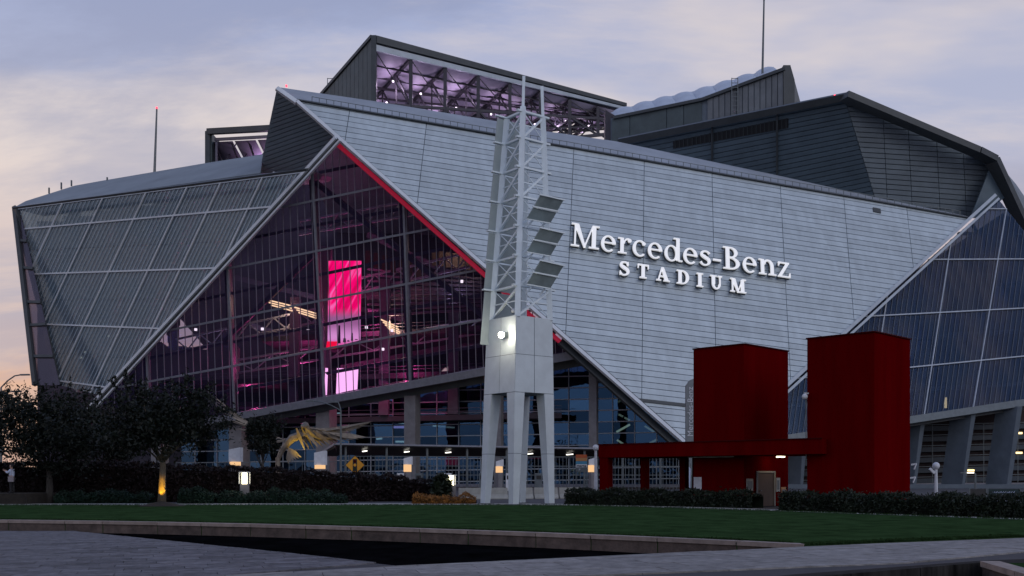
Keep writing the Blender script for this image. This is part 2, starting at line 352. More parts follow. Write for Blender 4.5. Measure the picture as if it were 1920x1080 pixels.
def inset3(pts, n, g):                                           # shrink a planar convex polygon by g metres
    c = sum(pts) / len(pts); a = unit(pts[1] - pts[0]); b = np.cross(n, a)
    q = [(np.dot(p - c, a), np.dot(p - c, b)) for p in pts]
    ar = sum(q[i][0] * q[(i + 1) % len(q)][1] - q[(i + 1) % len(q)][0] * q[i][1] for i in range(len(q)))
    if ar < 0: q = q[::-1]
    if abs(ar) / 2 < 0.15: return None
    poly = q
    for i in range(len(q)):
        p, r = V(*q[i]), V(*q[(i + 1) % len(q)])
        if np.linalg.norm(r - p) < 1e-3: continue
        d = unit(r - p); o = V(-d[1], d[0]) * g
        poly = split(poly, (tuple(r + o), tuple(p + o)))[0]
        if poly is None: return None
    return [c + a * x + b * y for x, y in poly]
def make_panels(pl, polys, gap, thick, mat, parent, name, off=0.0):
    res = []
    for poly in polys:
        p3 = inset3([pl.hit(x, y, off) for x, y in poly], pl.n, gap / 2)
        if p3 is None or len(p3) < 3: continue
        if off == 0.0 and 'panel' in name:
            c_ = sum(p3) / len(p3); ta, tb = random.gauss(0, .0035), random.gauss(0, .0035); e_ = unit(p3[1] - p3[0]); f_ = np.cross(pl.n, e_)
            p3 = [q + pl.n * (np.dot(q - c_, e_) * ta * .3 + np.dot(q - c_, f_) * tb) for q in p3]
        res.append(MB().prism(p3, -pl.n * thick).build(name, mat, parent))
    return res
def on_line(a, b, t): return (a[0] + (b[0] - a[0]) * t, a[1] + (b[1] - a[1]) * t)
def pbar(pl, a, b, w, h, off=0.0, mb=None):
    m = mb or MB(); m.bar(pl.hit(*a, off), pl.hit(*b, off), w, h, pl.n); return m
def line_in(ln, convex):                                         # cut an endless line to a convex outline
    (x0, y0), (x1, y1) = ln; d = V(x1 - x0, y1 - y0); lo, hi = -1e9, 1e9
    ar = sum(convex[i][0] * convex[(i + 1) % len(convex)][1] - convex[(i + 1) % len(convex)][0] * convex[i][1] for i in range(len(convex)))
    cv = convex if ar > 0 else convex[::-1]
    for i in range(len(cv)):
        p, q = V(*cv[i]), V(*cv[(i + 1) % len(cv)]); e = q - p; nrm = V(-e[1], e[0])
        den_ = np.dot(d, nrm); num = np.dot(p - V(x0, y0), nrm)
        if abs(den_) < 1e-9:
            if num > 0: return None
            continue
        t = num / den_
        if den_ > 0: lo = max(lo, t)
        else: hi = min(hi, t)
    return None if hi - lo < 1e-4 else (tuple(V(x0, y0) + d * lo), tuple(V(x0, y0) + d * hi))
#==PART2==
# ================================================================== ground
structure(MB().sheet([V(-3000, -600, -1.6), V(3000, -600, -1.6), V(3000, 4500, -1.6), V(-3000, 4500, -1.6)]).build('ground', 'soil'))
near_px = [(-260, 974), (-100, 975), (0, 976), (240, 979), (480, 984), (720, 990.5), (960, 998.5), (1200, 1008), (1400, 1017), (1510, 1022.5)]
far_px = [(2300, 987), (1920, 974), (1740, 968), (1450, 957.5), (1100, 947.6), (900, 946.5), (0, 947), (-260, 947)]
path_px = [(-260, 944), (0, 944.2), (900, 943.8), (1100, 945.0), (1450, 954.6), (1740, 964.6), (1920, 970.4), (2300, 983)]
lawn = [gnd(*q) for q in near_px] + [gnd(1920, 1006), gnd(2300, 996)] + [gnd(*q) for q in far_px]
structure(MB().prism(lawn[::-1], V(0, 0, -1.2)).build('lawn', 'grass'))
structure(MB().sheet([gnd(*q, 0.008) for q in path_px] + [gnd(*q, 0.008) for q in far_px]).build('footpath', 'path'))
street = [gnd(*q, -0.02) + V(0, -0.3, 0) for q in path_px]
structure(MB().sheet([V(-900, 80, -0.02)] + street + [V(900, 30, -0.02), V(900, 900, -0.02), V(-900, 900, -0.02)]).build('street', 'street'))
zplaza = lambda x, y: 0.147 + 0.0099 * x - 0.008 * y
structure(MB().prism([V(-60, 8, -0.47), V(60, 8, -0.47), V(60, 44, -0.47), V(-60, 44, -0.47)], V(0, 0, -0.5)).build('pool_basin', 'basin'))

# pool wall: coping stones and face stones along the curved lawn edge
pw = thing('pool_wall', gnd(480, 984) - V(0, 0, 1.3), 'long low curved brown stone wall with pale coping edging the lawn', 'wall')
curve = [gnd(*q) for q in near_px]
seg = np.cumsum([0] + [np.linalg.norm(curve[i + 1] - curve[i]) for i in range(len(curve) - 1)])
def on_curve(s):
    i = min(max(np.searchsorted(seg, s) - 1, 0), len(curve) - 2); t = (s - seg[i]) / (seg[i + 1] - seg[i]); return curve[i] + (curve[i + 1] - curve[i]) * t
s = 0.0; k = 0
while s < seg[-1] - 0.3:
    w = 2.3 + 0.5 * math.sin(k * 2.7) + 0.3 * random.random(); e = min(s + w, seg[-1] - 0.02); a, b = on_curve(s + 0.02), on_curve(e - 0.02); d = unit(b - a); nrm = V(d[1], -d[0], 0)
    jit = 0.02 * random.random(); z0 = V(0, 0, 1)
    MB().prism([a + nrm * jit - z0 * 0.10, b + nrm * jit - z0 * 0.10, b + nrm * jit - z0 * 1.3, a + nrm * jit - z0 * 1.3], -nrm * 0.35).build('stone', 'stone', pw)
    MB().prism([a + nrm * 0.05 - z0 * 0.097, b + nrm * 0.05 - z0 * 0.097, b + nrm * 0.05 + z0 * 0.03, a + nrm * 0.05 + z0 * 0.03], -nrm * 0.42).build('coping_stone', 'coping', pw)
    s = e; k += 1

# plazas: stone slabs laid on a bed
def on_plaza(x, y):                                              # the plaza point seen at a pixel
    r = ray(x, y); t = (0.147 - EYE) / (r[2] - 0.0099 * r[0] + 0.008 * r[1]); return CAM + r * t
def paving(name, poly_px, ang, sx, sy, mat, limit):
    poly = [tuple(on_plaza(*q)[:2]) for q in poly_px]
    P3 = [V(x, y, zplaza(x, y) - 0.03) for x, y in poly]
    bed = structure(MB().prism(P3, V(0, 0, -1.2)).build(name, 'grout'))
    ca, sa = math.cos(ang), math.sin(ang); cx = sum(p[0] for p in poly) / len(poly); cy = sum(p[1] for p in poly) / len(poly)
    loc = [((x - cx) * ca + (y - cy) * sa, -(x - cx) * sa + (y - cy) * ca) for x, y in poly]
    x0, x1 = min(p[0] for p in loc), max(p[0] for p in loc); y0, y1 = min(p[1] for p in loc), max(p[1] for p in loc)
    cells = []
    j = 0; yy = y0
    while yy < y1:
        xx = x0 - (0.5 * sx * (j % 2)) - sx * 0.3 * ((j * 7) % 3) / 3
        while xx < x1:
            g = 0.008; c = clip_in([(xx + g, yy + g), (xx + sx - g, yy + g), (xx + sx - g, yy + sy - g), (xx + g, yy + sy - g)], loc)
            xx += sx
            if not c: continue
            w = [(cx + u * ca - v * sa, cy + u * sa + v * ca) for u, v in c]
            mx = sum(p[0] for p in w) / len(w); my = sum(p[1] for p in w) / len(w)
            if my < 9 or abs(mx) > my * 0.62 + 2: continue
            cells.append((my, w))
        yy += sy; j += 1
    cells.sort(key=lambda c: c[0]); rest = MB()
    for i, (my, w) in enumerate(cells):
        dz = random.uniform(-0.004, 0.006); p3 = [V(x, y, zplaza(x, y) + dz) for x, y in w]
        a = sum((p3[q][0] * p3[(q + 1) % len(p3)][1] - p3[(q + 1) % len(p3)][0] * p3[q][1]) for q in range(len(p3)))
        if abs(a) < 0.02: continue
        if a < 0: p3 = p3[::-1]
        if i < limit: MB().prism(p3, V(0, 0, -0.04)).build('paving_stone', mat, bed)
        else: rest.prism(p3, V(0, 0, -0.04))
    if rest.v: rest.build('far_paving_stone', mat, bed, kind='stuff')
    return bed
paving('slate_plaza', [(-300, 995.2), (135, 995.2), (480, 1030), (760, 1060), (430, 1078), (-300, 1140)], math.radians(18), 1.25, 0.62, 'paver', 290)
paving('stone_plaza', [(760, 1060), (960, 1050.5), (1500, 1025), (1920, 1008), (2300, 996), (2300, 1030), (1835, 1049), (1500, 1073), (1100, 1110), (300, 1180), (-300, 1215), (-300, 1140), (430, 1078)], math.radians(12), 1.9, 0.95, 'slab', 290)
# paving continues behind and beside the camera
structure(MB().prism([V(-60, -30, -0.05), V(60, -30, -0.05), V(60, 8, -0.05), V(-60, 8, -0.05)], V(0, 0, -1.1)).build('near_plaza', 'slab'))
# second basin wall, lower right
rb = thing('basin_wall', at(1880, 1060, 17) * V(1, 1, 0), 'brown stone basin corner wall with coping beside a patch of grass', 'wall')
q0 = on_plaza(1838, 1052); q1 = on_plaza(1990, 1060); q2 = q0 + V(-1.2, -7, 0)
for i in range(3):
    a = q0 + (q2 - q0) * i / 3; b = q0 + (q2 - q0) * (i + 0.985) / 3
    MB().prism([a, b, b + V(0.42, 0, 0), a + V(0.42, 0, 0)], V(0, 0, -0.12)).build('coping_stone', 'coping', rb)
    MB().prism([a + V(0.04, 0, -0.121), b + V(0.04, 0, -0.121), b + V(0.38, 0, -0.121), a + V(0.38, 0, -0.121)], V(0, 0, -1.0)).build('stone', 'stone', rb)
MB().prism([q0 + V(0.42, 0, -0.04), q2 + V(0.42, 0, -0.04), q2 + V(6, 0, -0.04), q0 + V(6, 0.2, -0.04)], V(0, 0, -1.0)).build('lawn_patch', 'grass', rb)
e0, e1 = on_plaza(1832, 1050), on_plaza(1480, 1079)
kb = thing('plaza_kerb', (e0 + e1) / 2 * V(1, 1, 0) - V(0, 0, 1.2), 'dark stained stone kerb along the edge of the pale paving', 'kerb')
for i in range(6):
    a = e0 + (e1 - e0) * 2.2 * (i / 6); b = e0 + (e1 - e0) * 2.2 * ((i + 0.985) / 6); nrm = unit(np.cross(b - a, V(0, 0, 1))); nrm = nrm if nrm[1] < 0 else -nrm
    MB().prism([a + V(0, 0, -0.045), b + V(0, 0, -0.045), b + V(0, 0, -1.2), a + V(0, 0, -1.2)], nrm * 0.12).build('stone', 'kerb_stain', kb)

# ================================================================== stadium
st = thing('stadium', (10, 185, 0), 'huge angular stadium with grey metal wing walls and large glass facets', 'stadium')
dA = unit(V(8380, 1920, -784)); uA = unit(V(290, 1920, 4543)); A = Plane(at(1320, 862, 150), np.cross(dA, uA))
B = plane3((628, 265, 157.2), (1090, 655, 154.2), (190, 745, 186))
P = plane3((28, 388, 200), (572, 320, 158.2), (190, 742, 185.6))
C = plane3((560, 195, 157.6), (628, 265, 157.0), (487, 323, 178))
D = plane3((28, 388, 200), (487, 325, 164.5), (493, 290, 186))
K = plane3((1870, 372, 187), (1500, 695, 162), (1920, 755, 174))
H = plane3((1190, 264, 196), (1583, 182, 178), (1642, 372, 185))
I = plane3((1583, 182, 178), (1642, 372, 185), (1858, 345, 190))
G = plane3((1145, 225, 215), (1469, 131, 200), (1469, 231, 200))

def wall_part(name, pl, poly, mat, off=-0.5, th=0.3):
    return MB().prism([pl.hit(x, y, off) for x, y in poly], -pl.n * th).build(name, mat, st)

# --- front metal wing wall (A)
Apoly = [(556, 189), (1817, 409), (1480, 716), (1320, 862)]
wa = wall_part('front_wing_wall', A, Apoly, 'joint', -0.17, 0.3); wa['label'] = 'light grey metal panel wing wall carrying the white lettering'
def auv(u, v): return tuple(px(A.p + dA * u + uA * v))
def a_uv(x, y):
    p = A.hit(x, y) - A.p; m = np.array([dA, uA]).T; return np.linalg.lstsq(m, p, rcond=None)[0]
cols = [a_uv(x, 188 + 0.1755 * (x - 560))[0] for x in (656, 800, 940, 1076, 1208, 1335, 1463, 1582, 1700)]
vtop = a_uv(1208, 302)[1]
rows = [vtop - 1.0 * i for i in range(-2, 56)]
rowlines = [(auv(-80, v), auv(90, v)) for v in rows]
collines = [(auv(c, -5), auv(c, 60)) for c in cols]
cells = [c for r in slabs(Apoly, rowlines) for c in slabs(r, collines)]
def area(c): return abs(sum(c[i][0] * c[(i + 1) % len(c)][1] - c[(i + 1) % len(c)][0] * c[i][1] for i in range(len(c))))
cells.sort(key=area, reverse=True)
make_panels(A, cells[:300], 0.10, 0.16, 'metal', wa, 'metal_panel')
small = MB()
for c in cells[300:]:
    p3 = inset3([A.hit(x, y) for x, y in c], A.n, .05)
    if p3 is not None and len(p3) > 2: small.prism(p3, -A.n * .16)
if small.v: small.build('small_metal_panel', 'metal', wa, kind='stuff')
# horizontal break near the foot of the wing
pbar(A, (1196, 750), (1420, 775), 0.5, 0.25, 0.05).build('drip_ledge', 'trim_dark', wa)
# vent plate
pbar(A, (1637, 393), (1651, 396), 0.9, 0.2, 0.06).build('vent', 'trim_dark', wa)
# sloping roof edge above the wing
cap_lo = [(556, 188), (924, 252), (1200, 300), (1463, 347), (1642, 378), (1817, 409)]
cap_hi = [(519, 163), (705, 190), (924, 226), (1024, 246), (1155, 265), (1454, 328), (1642, 370), (1812, 405)]
lo3 = [A.hit(x, y, 0.1) for x, y in cap_lo]
hi3 = []
for x, y in cap_hi:
    yl = 188 + 0.1755 * (x - 560); b3 = A.hit(x, max(yl, y + 1), 0.1); dep = b3[1] + 0.35 * (yl - y) + 0.6
    hi3.append(at(x, y, dep))
cap = MB(); nlo, nhi = len(lo3), len(hi3)
cap.add(lo3 + hi3, [])

i = j = 0
while i < nlo - 1 or j < nhi - 1:
    if j < nhi - 1 and (i == nlo - 1 or cap_hi[j + 1][0] < cap_lo[i + 1][0]): cap.f.append((i, nlo + j, nlo + j + 1)); j += 1
    else: cap.f.append((i, nlo + j, i + 1)); i += 1
cap.build('roof_edge', 'roof', st)
gut = MB()
for i in range(nlo - 1): gut.bar(lo3[i] + A.n * 0.1, lo3[i + 1] + A.n * 0.1, 0.22, 0.3, A.n)
gut.build('gutter', 'trim_dark', st)
rail = MB()
for x in np.linspace(585, 1800, 90):
    p = A.hit(x, 186 + 0.1755 * (x - 560), -0.4); rail.bar(p, p + V(0, 0, 0.75), 0.09)
for x in np.linspace(585, 1700, 12):
    p = A.hit(x, 186 + 0.1755 * (x - 560), -0.4) + V(0, 0, 0.75); x2 = x + 101; q = A.hit(x2, 186 + 0.1755 * (x2 - 560), -0.4) + V(0, 0, 0.75); rail.bar(p, q, 0.08)
rail.build('snow_guard', 'grey_steel', st, kind='stuff')
# roof deck behind the wing, sheltering the hall
back = [at(x, y, p[1]) for (x, y), p in zip(cap_hi, hi3)]
deck = MB()
for a, b in zip(back[:-1], back[1:]):
    a2, b2 = V(a[0] * 1.1, 262, a[2] - 9), V(b[0] * 1.1, 262, b[2] - 9); deck.sheet([a - V(0, 0, .3), b - V(0, 0, .3), b2, a2])
deck.build('roof_deck', 'roof', st)
# edges of the wing
edge = MB()
for a, b, w in (((519, 166), (556, 192), 1.0), ((556, 190), (1320, 862), 0.8)): pbar(A, a, b, w * .7, .5, 0.25, edge)
edge.build('left_edge_flashing', 'trim_light', st)
pbar(A, (1866, 366), (1320, 865), .55, .5, 0.25).build('right_edge_flashing', 'trim', st)
pbar(A, (1872, 373), (1326, 873), 0.4, 0.5, 0.0).build('right_edge_inner_flashing', 'trim', st)
pbar(A, (566, 195), (1322, 858), 0.16, .3, 0.2).build('left_edge_joint', 'trim_dark', st)
# red lit soffit strip under the left edge
rs = MB(); pbar(A, (622, 261), (1050, 641), 0.62, 0.3, -0.9, rs); rs.build('red_soffit', 'red_strip', st)
pbar(A, (1050, 640), (1310, 872), 1.1, 0.5, -1.1).build('dark_soffit', 'trim_dark', st)

# --- dark upper left facet (C)
Cpoly = [(519, 166), (556, 190), (632, 262), (628, 266), (572, 322), (486, 325)]
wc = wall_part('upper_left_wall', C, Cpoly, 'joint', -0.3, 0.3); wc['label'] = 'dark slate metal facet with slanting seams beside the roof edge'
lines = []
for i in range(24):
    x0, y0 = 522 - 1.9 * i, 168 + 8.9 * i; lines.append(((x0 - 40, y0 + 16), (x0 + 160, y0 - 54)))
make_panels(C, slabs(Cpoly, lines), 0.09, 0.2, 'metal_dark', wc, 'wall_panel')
# --- left roof slope (D)
Dpoly = [(26, 389), (48, 377), (140, 348), (190, 339), (390, 305), (494, 289), (488, 324)]
wall_part('left_roof_slope', D, Dpoly, 'roof_left', 0, 0.4)
pbar(D, (26, 390), (576, 318), 0.5, 0.35, 0.4).build('left_roof_gutter', 'trim_dark', st)
ledge = MB(); ledge.prism([P.hit(26, 387, .2), P.hit(574, 316, .2), P.hit(566, 324, .2), P.hit(30, 393, .2)], -P.n * 6).build('left_roof_ledge', 'trim', st)
for (x, y, h) in ((92, 361, 1.2), (115, 353, 1.4), (134, 347, 1.2), (201, 336, .6)):
    p = D.hit(x, y + 2); MB().bar(p, p + V(0, 0, h), 0.25).build('roof_vent', 'grey_steel', st)

# --- etched glass wing on the left (P)
Ppoly = [(36, 392), (574, 321), (190, 742), (112, 722)]
crossP = [((38, 430), (507, 388)), ((45, 470), (440, 452)), ((60, 514), (400, 503)), ((75, 562), (345, 561)), ((87, 608), (300, 616)), ((100, 662), (245, 673)), ((112, 714), (200, 726))]
slantP = [((x - 0.47 * 400 * 1.0, y + 400), (x, y)) for x, y in ((118, 380), (192, 373), (273, 363), (349, 355), (412, 347), (490, 338))]
def extend(ln, k=3.0): (a, b) = ln; return (on_line(a, b, -k), on_line(a, b, 1 + k))
wp = MB(); pbar(P, (30, 389), (112, 722), 0.9, 0.9, 0.2, wp); wp = wp.build('left_glass_wing', 'trim_dark', st); wp['label'] = 'etched glass wing leaning outward with slanting mullions'
make_panels(P, [c for r in slabs(Ppoly, crossP) for c in slabs(r, slantP)], 0.06, 0.08, 'glass_left', wp, 'glass_pane')
for i, ln in enumerate(crossP):
    c = line_in(ln, Ppoly)
    if c: pbar(P, *c, 0.26 if i % 2 == 0 else 0.2, 0.3, 0.12 if i % 2 == 0 else -2.2).build('crosswise_mullion', 'trim_light' if i % 2 == 0 else 'mullion', wp)
for ln in slantP:
    c = line_in(ln, Ppoly)
    if c: pbar(P, *c, 0.2, 0.25, 0.14).build('slanting_mullion', 'trim_light', wp)
pins = MB()
for x in np.arange(-160, 620, 7.4):
    c = line_in(((x - 47, 500), (x, 400)), Ppoly)
    if c: pbar(P, *c, 0.13, 0.07, 0.06, pins)
pins.build('pinstripe_bar', 'pin', wp, kind='stuff')
for x, y in ((150, 377), (232, 368), (311, 359), (380, 351), (450, 343), (520, 335)):
    c = line_in(((x - 0.45 * 400, y + 400), (x, y)), Ppoly)
    if c: pbar(P, *c, 2.0, 1.0, -1.6).build('raking_column', 'inner_pale', wp)
# side return with pale panes
S2 = plane3((28, 388, 200), (65, 720, 186), (112, 722, 184))
Spoly = [(29, 390), (37, 393), (112, 722), (66, 722)]
wall_s = MB(); pbar(S2, (28, 388), (66, 722), 0.8, 0.8, 0.1, wall_s); wall_s = wall_s.build('left_return', 'trim_dark', st)
make_panels(S2, slabs(Spoly, [((20, 500), (120, 508)), ((20, 565), (120, 568)), ((20, 612), (120, 606)), ((20, 668), (120, 668))]), 0.05, 0.1, glass('pale_pane', (0.58, 0.52, 0.56), 0.02, (.6, .6, .65), 0.12, (0.25, 0.22, 0.25)), wall_s, 'glass_pane')
for ln in (((20, 450), (120, 456)), ((20, 500), (120, 508)), ((20, 565), (120, 568)), ((20, 612), (120, 606)), ((20, 668), (120, 668))):
    c = line_in(ln, Spoly)
    if c: pbar(S2, *c, .5, .4, .1).build('return_rail', 'trim_dark', wall_s)
# P right edge trim (double)
pbar(P, (630, 258), (165, 766), 0.5, 0.5, 0.3).build('glass_wing_edge', 'trim_light', st)
pbar(P, (638, 263), (177, 768), 0.3, 0.4, 0.1).build('glass_wing_inner_edge', 'trim_light', st)
pbar(P, (634, 261), (171, 767), 0.6, 0.3, 0.0).build('glass_wing_edge_joint', 'trim_dark', st)

# --- clear glass facet with the lit hall behind (B)
Bpoly = [(630, 264), (1095, 655), (907, 700), (385, 790), (178, 757)]
def bl(x0, y0, x1, y1): return ((x0, y0), (x1, y1))
primB = [bl(517, 391, 720, 349), bl(428, 503, 812, 428), bl(400, 603, 897, 506), bl(400, 693, 907, 599)]
secB = [bl(592, 325, 679, 308), bl(596, 422, 756, 391), bl(400, 557, 767, 480), bl(400, 648, 905, 552), bl(430, 733, 905, 647)]
vertB = [((278, 735), (275, 650)), ((440, 770), (427, 495)), ((608, 745), (585, 310)), ((769, 715), (757, 380)), ((925, 690), (918, 500))]
wb = MB(); pbar(B, (385, 791), (1095, 662), 1.2, .8, 0.2, wb); wb = wb.build('front_glass_facet', 'mullion', st); wb['label'] = 'clear glass facet glowing pink and purple from the hall inside'
make_panels(B, [c for r in slabs(Bpoly, primB) for c in slabs(r, vertB)], 0.05, 0.06, 'glass_front', wb, 'glass_pane')
for i, ln in enumerate(primB):
    c = line_in(ln, Bpoly); pbar(B, *c, 0.32, 0.4, 0.1).build('crosswise_mullion', 'mullion', wb)
for ln in secB:
    c = line_in(ln, Bpoly); pbar(B, *c, 0.5, 0.5, -1.5).build('crosswise_strut', 'inner_steel', wb)
for ln in vertB:
    c = line_in(ln, Bpoly); pbar(B, *c, 0.34, 0.4, 0.12).build('upright_mullion', 'mullion', wb); pbar(B, *c, 0.9, 0.9, -2.6).build('hall_column', 'inner_steel', wb)
for ln in (bl(592, 342, 907, 593), bl(596, 470, 420, 640)):
    c = line_in(ln, Bpoly); pbar(B, *ln, 0.75, 0.7, -1.8).build('diagonal_brace', 'inner_steel', wb)
pins = MB()
for x in np.arange(180, 1095, 13.6):
    c = line_in(((x + 6, 700), (x, 500)), Bpoly)
    if c: pbar(B, *c, 0.10, 0.12, 0.05, pins)
pins.build('pinstripe_bar', 'pin_b', wb, kind='stuff')
pbar(B, (385, 796), (1095, 669), 2.6, 0.5, -1.4).build('facet_soffit', 'trim_dark', wb)

# --- blue glass facet on the right (K)
Kpoly = [(1871, 372), (1990, 520), (1990, 748), (1707, 789), (1420, 830), (1420, 770)]
primK = [bl(1853, 392, 1890, 392), bl(1743, 487, 1920, 486), bl(1615, 594, 1920, 578), bl(1707, 689, 1920, 668)]
secK = [bl(1805, 438, 1905, 440), bl(1685, 540, 1920, 532), bl(1707, 638, 1920, 622), bl(1707, 736, 1920, 712)]
vertK = [((1520, 800), (1560, 620)), ((1635, 740), (1663, 555)), ((1735, 760), (1783, 450)), ((1825, 760), (1885, 400)), ((1925, 760), (1965, 480))]
wk = MB(); pbar(K, (1420, 832), (1990, 745), 1.2, .8, 0.2, wk); wk = wk.build('right_glass_facet', 'grey_steel', st); wk['label'] = 'blue glass facet with pale mullions right of the lettered wall'
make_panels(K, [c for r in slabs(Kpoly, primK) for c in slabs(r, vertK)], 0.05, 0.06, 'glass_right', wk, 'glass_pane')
for ln in primK:
    c = line_in(ln, Kpoly); pbar(K, *c, 0.2, 0.3, 0.12).build('crosswise_mullion', 'mullion_k', wk)
for ln in secK:
    c = line_in(ln, Kpoly); pbar(K, *c, 0.4, 0.5, -1.2).build('crosswise_strut', 'mullion', wk)
for ln in vertK:
    c = line_in(ln, Kpoly); pbar(K, *c, 0.15, 0.3, 0.1).build('upright_mullion', 'mullion_k', wk)
pbar(K, (1823, 420), (1930, 625), 0.4, 0.5, -1.0).build('diagonal_brace', 'mullion', wk)
pins = MB()
for x in np.arange(1440, 2050, 9.5):
    c = line_in(((x - 14, 700), (x, 600)), Kpoly)
    if c: pbar(K, *c, 0.09, 0.1, 0.05, pins)
pins.build('pinstripe_bar', 'pin_k', wk, kind='stuff')
for x in (1625, 1745, 1850, 1950): pbar(K, (x, 470 if x > 1800 else 600), (x - 20, 770), 2.6, 1.0, -4).build('raking_column', 'inner_pale', wk)
kbw = MB().prism([at(1440, 700, 205), at(1640, 560, 205), at(1880, 400, 208), at(2060, 480, 212), at(2060, 800, 212), at(1440, 860, 205)], V(0, .6, 0)); kbw.build('right_hall_back_wall', 'conc_dark', st)
for i, (y0, y1) in enumerate(((640, 610), (745, 705), (545, 520))): MB().prism([at(1450 + 90 * (i == 2) * 2, y0, 180), at(2050, y1, 190), at(2050, y1, 208), at(1450 + 90 * (i == 2) * 2, y0, 203)], V(0, 0, -.8)).build('right_floor_slab', 'inner_pale', st)
for x, y, Y, w in ((1700, 640, 188, 900), (1860, 560, 194, 900)): lamp('hall_lamp', at(x, y, Y), (.75, .80, 1), w, 3.0, st)
MB().bar(at(1773, 745, 182), at(1773, 765, 182), .35, .3).build('small_lamp', 'tube', st)
kb0, kb1 = K.hit(1420, 836, -1.0), K.hit(1990, 750, -1.0)
MB().prism([kb0, kb1, V(kb1[0], 211, kb1[2]), V(kb0[0], 204, kb0[2])], V(0, 0, -.6)).build('right_floor_slab', 'trim_dark', st)
# --- upper right walls (H, I)
Hpoly = [(1168, 264), (1583, 182), (1642, 376), (1454, 338), (1190, 285)]
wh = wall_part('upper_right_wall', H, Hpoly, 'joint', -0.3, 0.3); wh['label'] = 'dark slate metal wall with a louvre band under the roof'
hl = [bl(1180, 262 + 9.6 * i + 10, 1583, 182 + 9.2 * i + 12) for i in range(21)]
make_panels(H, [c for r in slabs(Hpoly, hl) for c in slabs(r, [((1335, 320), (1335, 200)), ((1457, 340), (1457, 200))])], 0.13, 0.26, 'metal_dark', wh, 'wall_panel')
MB().prism([H.hit(1262, 265, .12), H.hit(1478, 222, .12), H.hit(1478, 240, .12), H.hit(1262, 279, .12)], -H.n * .3).build('louvre', 'black', wh)
sl = MB()
for x in np.arange(1266, 1478, 8): pbar(H, (x, 264 - (x - 1262) * .2), (x, 280 - (x - 1262) * .185), 0.12, 0.15, 0.2, sl)
sl.build('louvre_blade', 'trim_dark', wh, kind='stuff')
for x, y0, y1 in ((1335, 240, 305), (1457, 214, 332)): pbar(H, (x, y0), (x, y1), 0.3, 0.3, 0.3).build('drain_pipe', 'trim_dark', wh)
MB().bar(H.hit(1160, 266, .5), H.hit(1586, 181, .5), 1.2, 1.0, H.n).build('cornice', 'trim_dark', wh)
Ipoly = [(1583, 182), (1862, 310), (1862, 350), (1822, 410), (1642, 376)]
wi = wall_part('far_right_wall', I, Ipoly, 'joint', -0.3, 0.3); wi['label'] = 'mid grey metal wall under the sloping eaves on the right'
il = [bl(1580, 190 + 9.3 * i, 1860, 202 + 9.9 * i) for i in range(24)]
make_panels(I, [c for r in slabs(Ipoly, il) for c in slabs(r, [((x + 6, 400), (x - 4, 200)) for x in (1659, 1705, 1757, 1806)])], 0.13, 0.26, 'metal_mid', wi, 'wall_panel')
eav = [at(1583, 180, 176.5), at(1830, 284, 184), at(1861, 300, 186), at(1926, 440, 190), at(1990, 580, 193)]
ev = MB()
for a, b in zip(eav[:-1], eav[1:]): ev.bar(a, b, 2.4, 1.1, V(0, 0, 1))
ev.build('eaves', 'trim_dark', st)
rr = MB(); rr.sheet([eav[1] + V(0, 0, .6), eav[2] + V(0, 0, .6), at(1905, 345, 200), at(1850, 292, 200)])
rr.sheet([eav[2] + V(0, 0, .6), eav[3] + V(0.6, 0, .6), at(1990, 470, 200), at(1905, 345, 200)]); rr.build('right_roof_slope', 'roof_left', st)
MB().prism([at(1862, 300, 187.5), at(1890, 365, 188.5), at(1874, 378, 188.2), at(1838, 408, 186), at(1820, 408, 186)], V(0, .4, 0)).build('gusset_panel', 'metal_dark', st)

# --- right roof petal (G) with foil cushions on top
gw = MB().prism([G.hit(1145, 222), G.hit(1316, 188), G.hit(1470, 130), G.hit(1478, 235), G.hit(1145, 275)], -G.n * .5).build('right_petal_wall', 'joint', st)
gl_ = [((x, 300), (x, 80)) for x in (1181, 1250, 1282, 1316)] + [((x, 300), (x, 80)) for x in np.arange(1326, 1470, 11)]
for i, c in enumerate(slabs([(1146, 224), (1316, 190), (1469, 133), (1477, 235), (1146, 275)], gl_)):
    make_panels(G, [c], 0.16, 0.2, 'green_clad' if i < 4 else 'grey_clad', gw, 'cladding_sheet', 0.25)
top = [G.hit(1150, 221, .4), G.hit(1316, 187, .4), G.hit(1472, 129, .4)]
mbb = MB(); mbb.bar(top[0], top[1], .7, .6).bar(top[1], top[2], .7, .6); mbb.build('petal_rim', 'trim_dark', gw)
fin = MB().prism([at(1469, 122, 199.5), at(1482, 122, 199.5), at(1490, 150, 199.5), at(1490, 240, 199.5), at(1470, 240, 199.5)], V(0, 3, 0)).build('petal_fin', 'trim_dark', st)
MB().prism([at(1482, 122, 199.6), at(1502, 196, 204), at(1502, 240, 204), at(1482, 240, 199.6)], V(0, .4, 0)).build('petal_end_wall', 'grey_clad', st)
def pillow(p00, p10, p11, p01, bulge, nu=7, nv=5):
    m = MB(); nrm = unit(np.cross(p10 - p00, p01 - p00)); vs = []
    for j in range(nv + 1):
        for i in range(nu + 1):
            u, v = i / nu, j / nv; p = p00 * (1 - u) * (1 - v) + p10 * u * (1 - v) + p11 * u * v + p01 * (1 - u) * v
            vs.append(p + nrm * bulge * (math.sin(math.pi * u) * math.sin(math.pi * v)) ** 0.6)
    m.add(vs, [(j * (nu + 1) + i, j * (nu + 1) + i + 1, (j + 1) * (nu + 1) + i + 1, (j + 1) * (nu + 1) + i) for j in range(nv) for i in range(nu)]); return m
cp = []
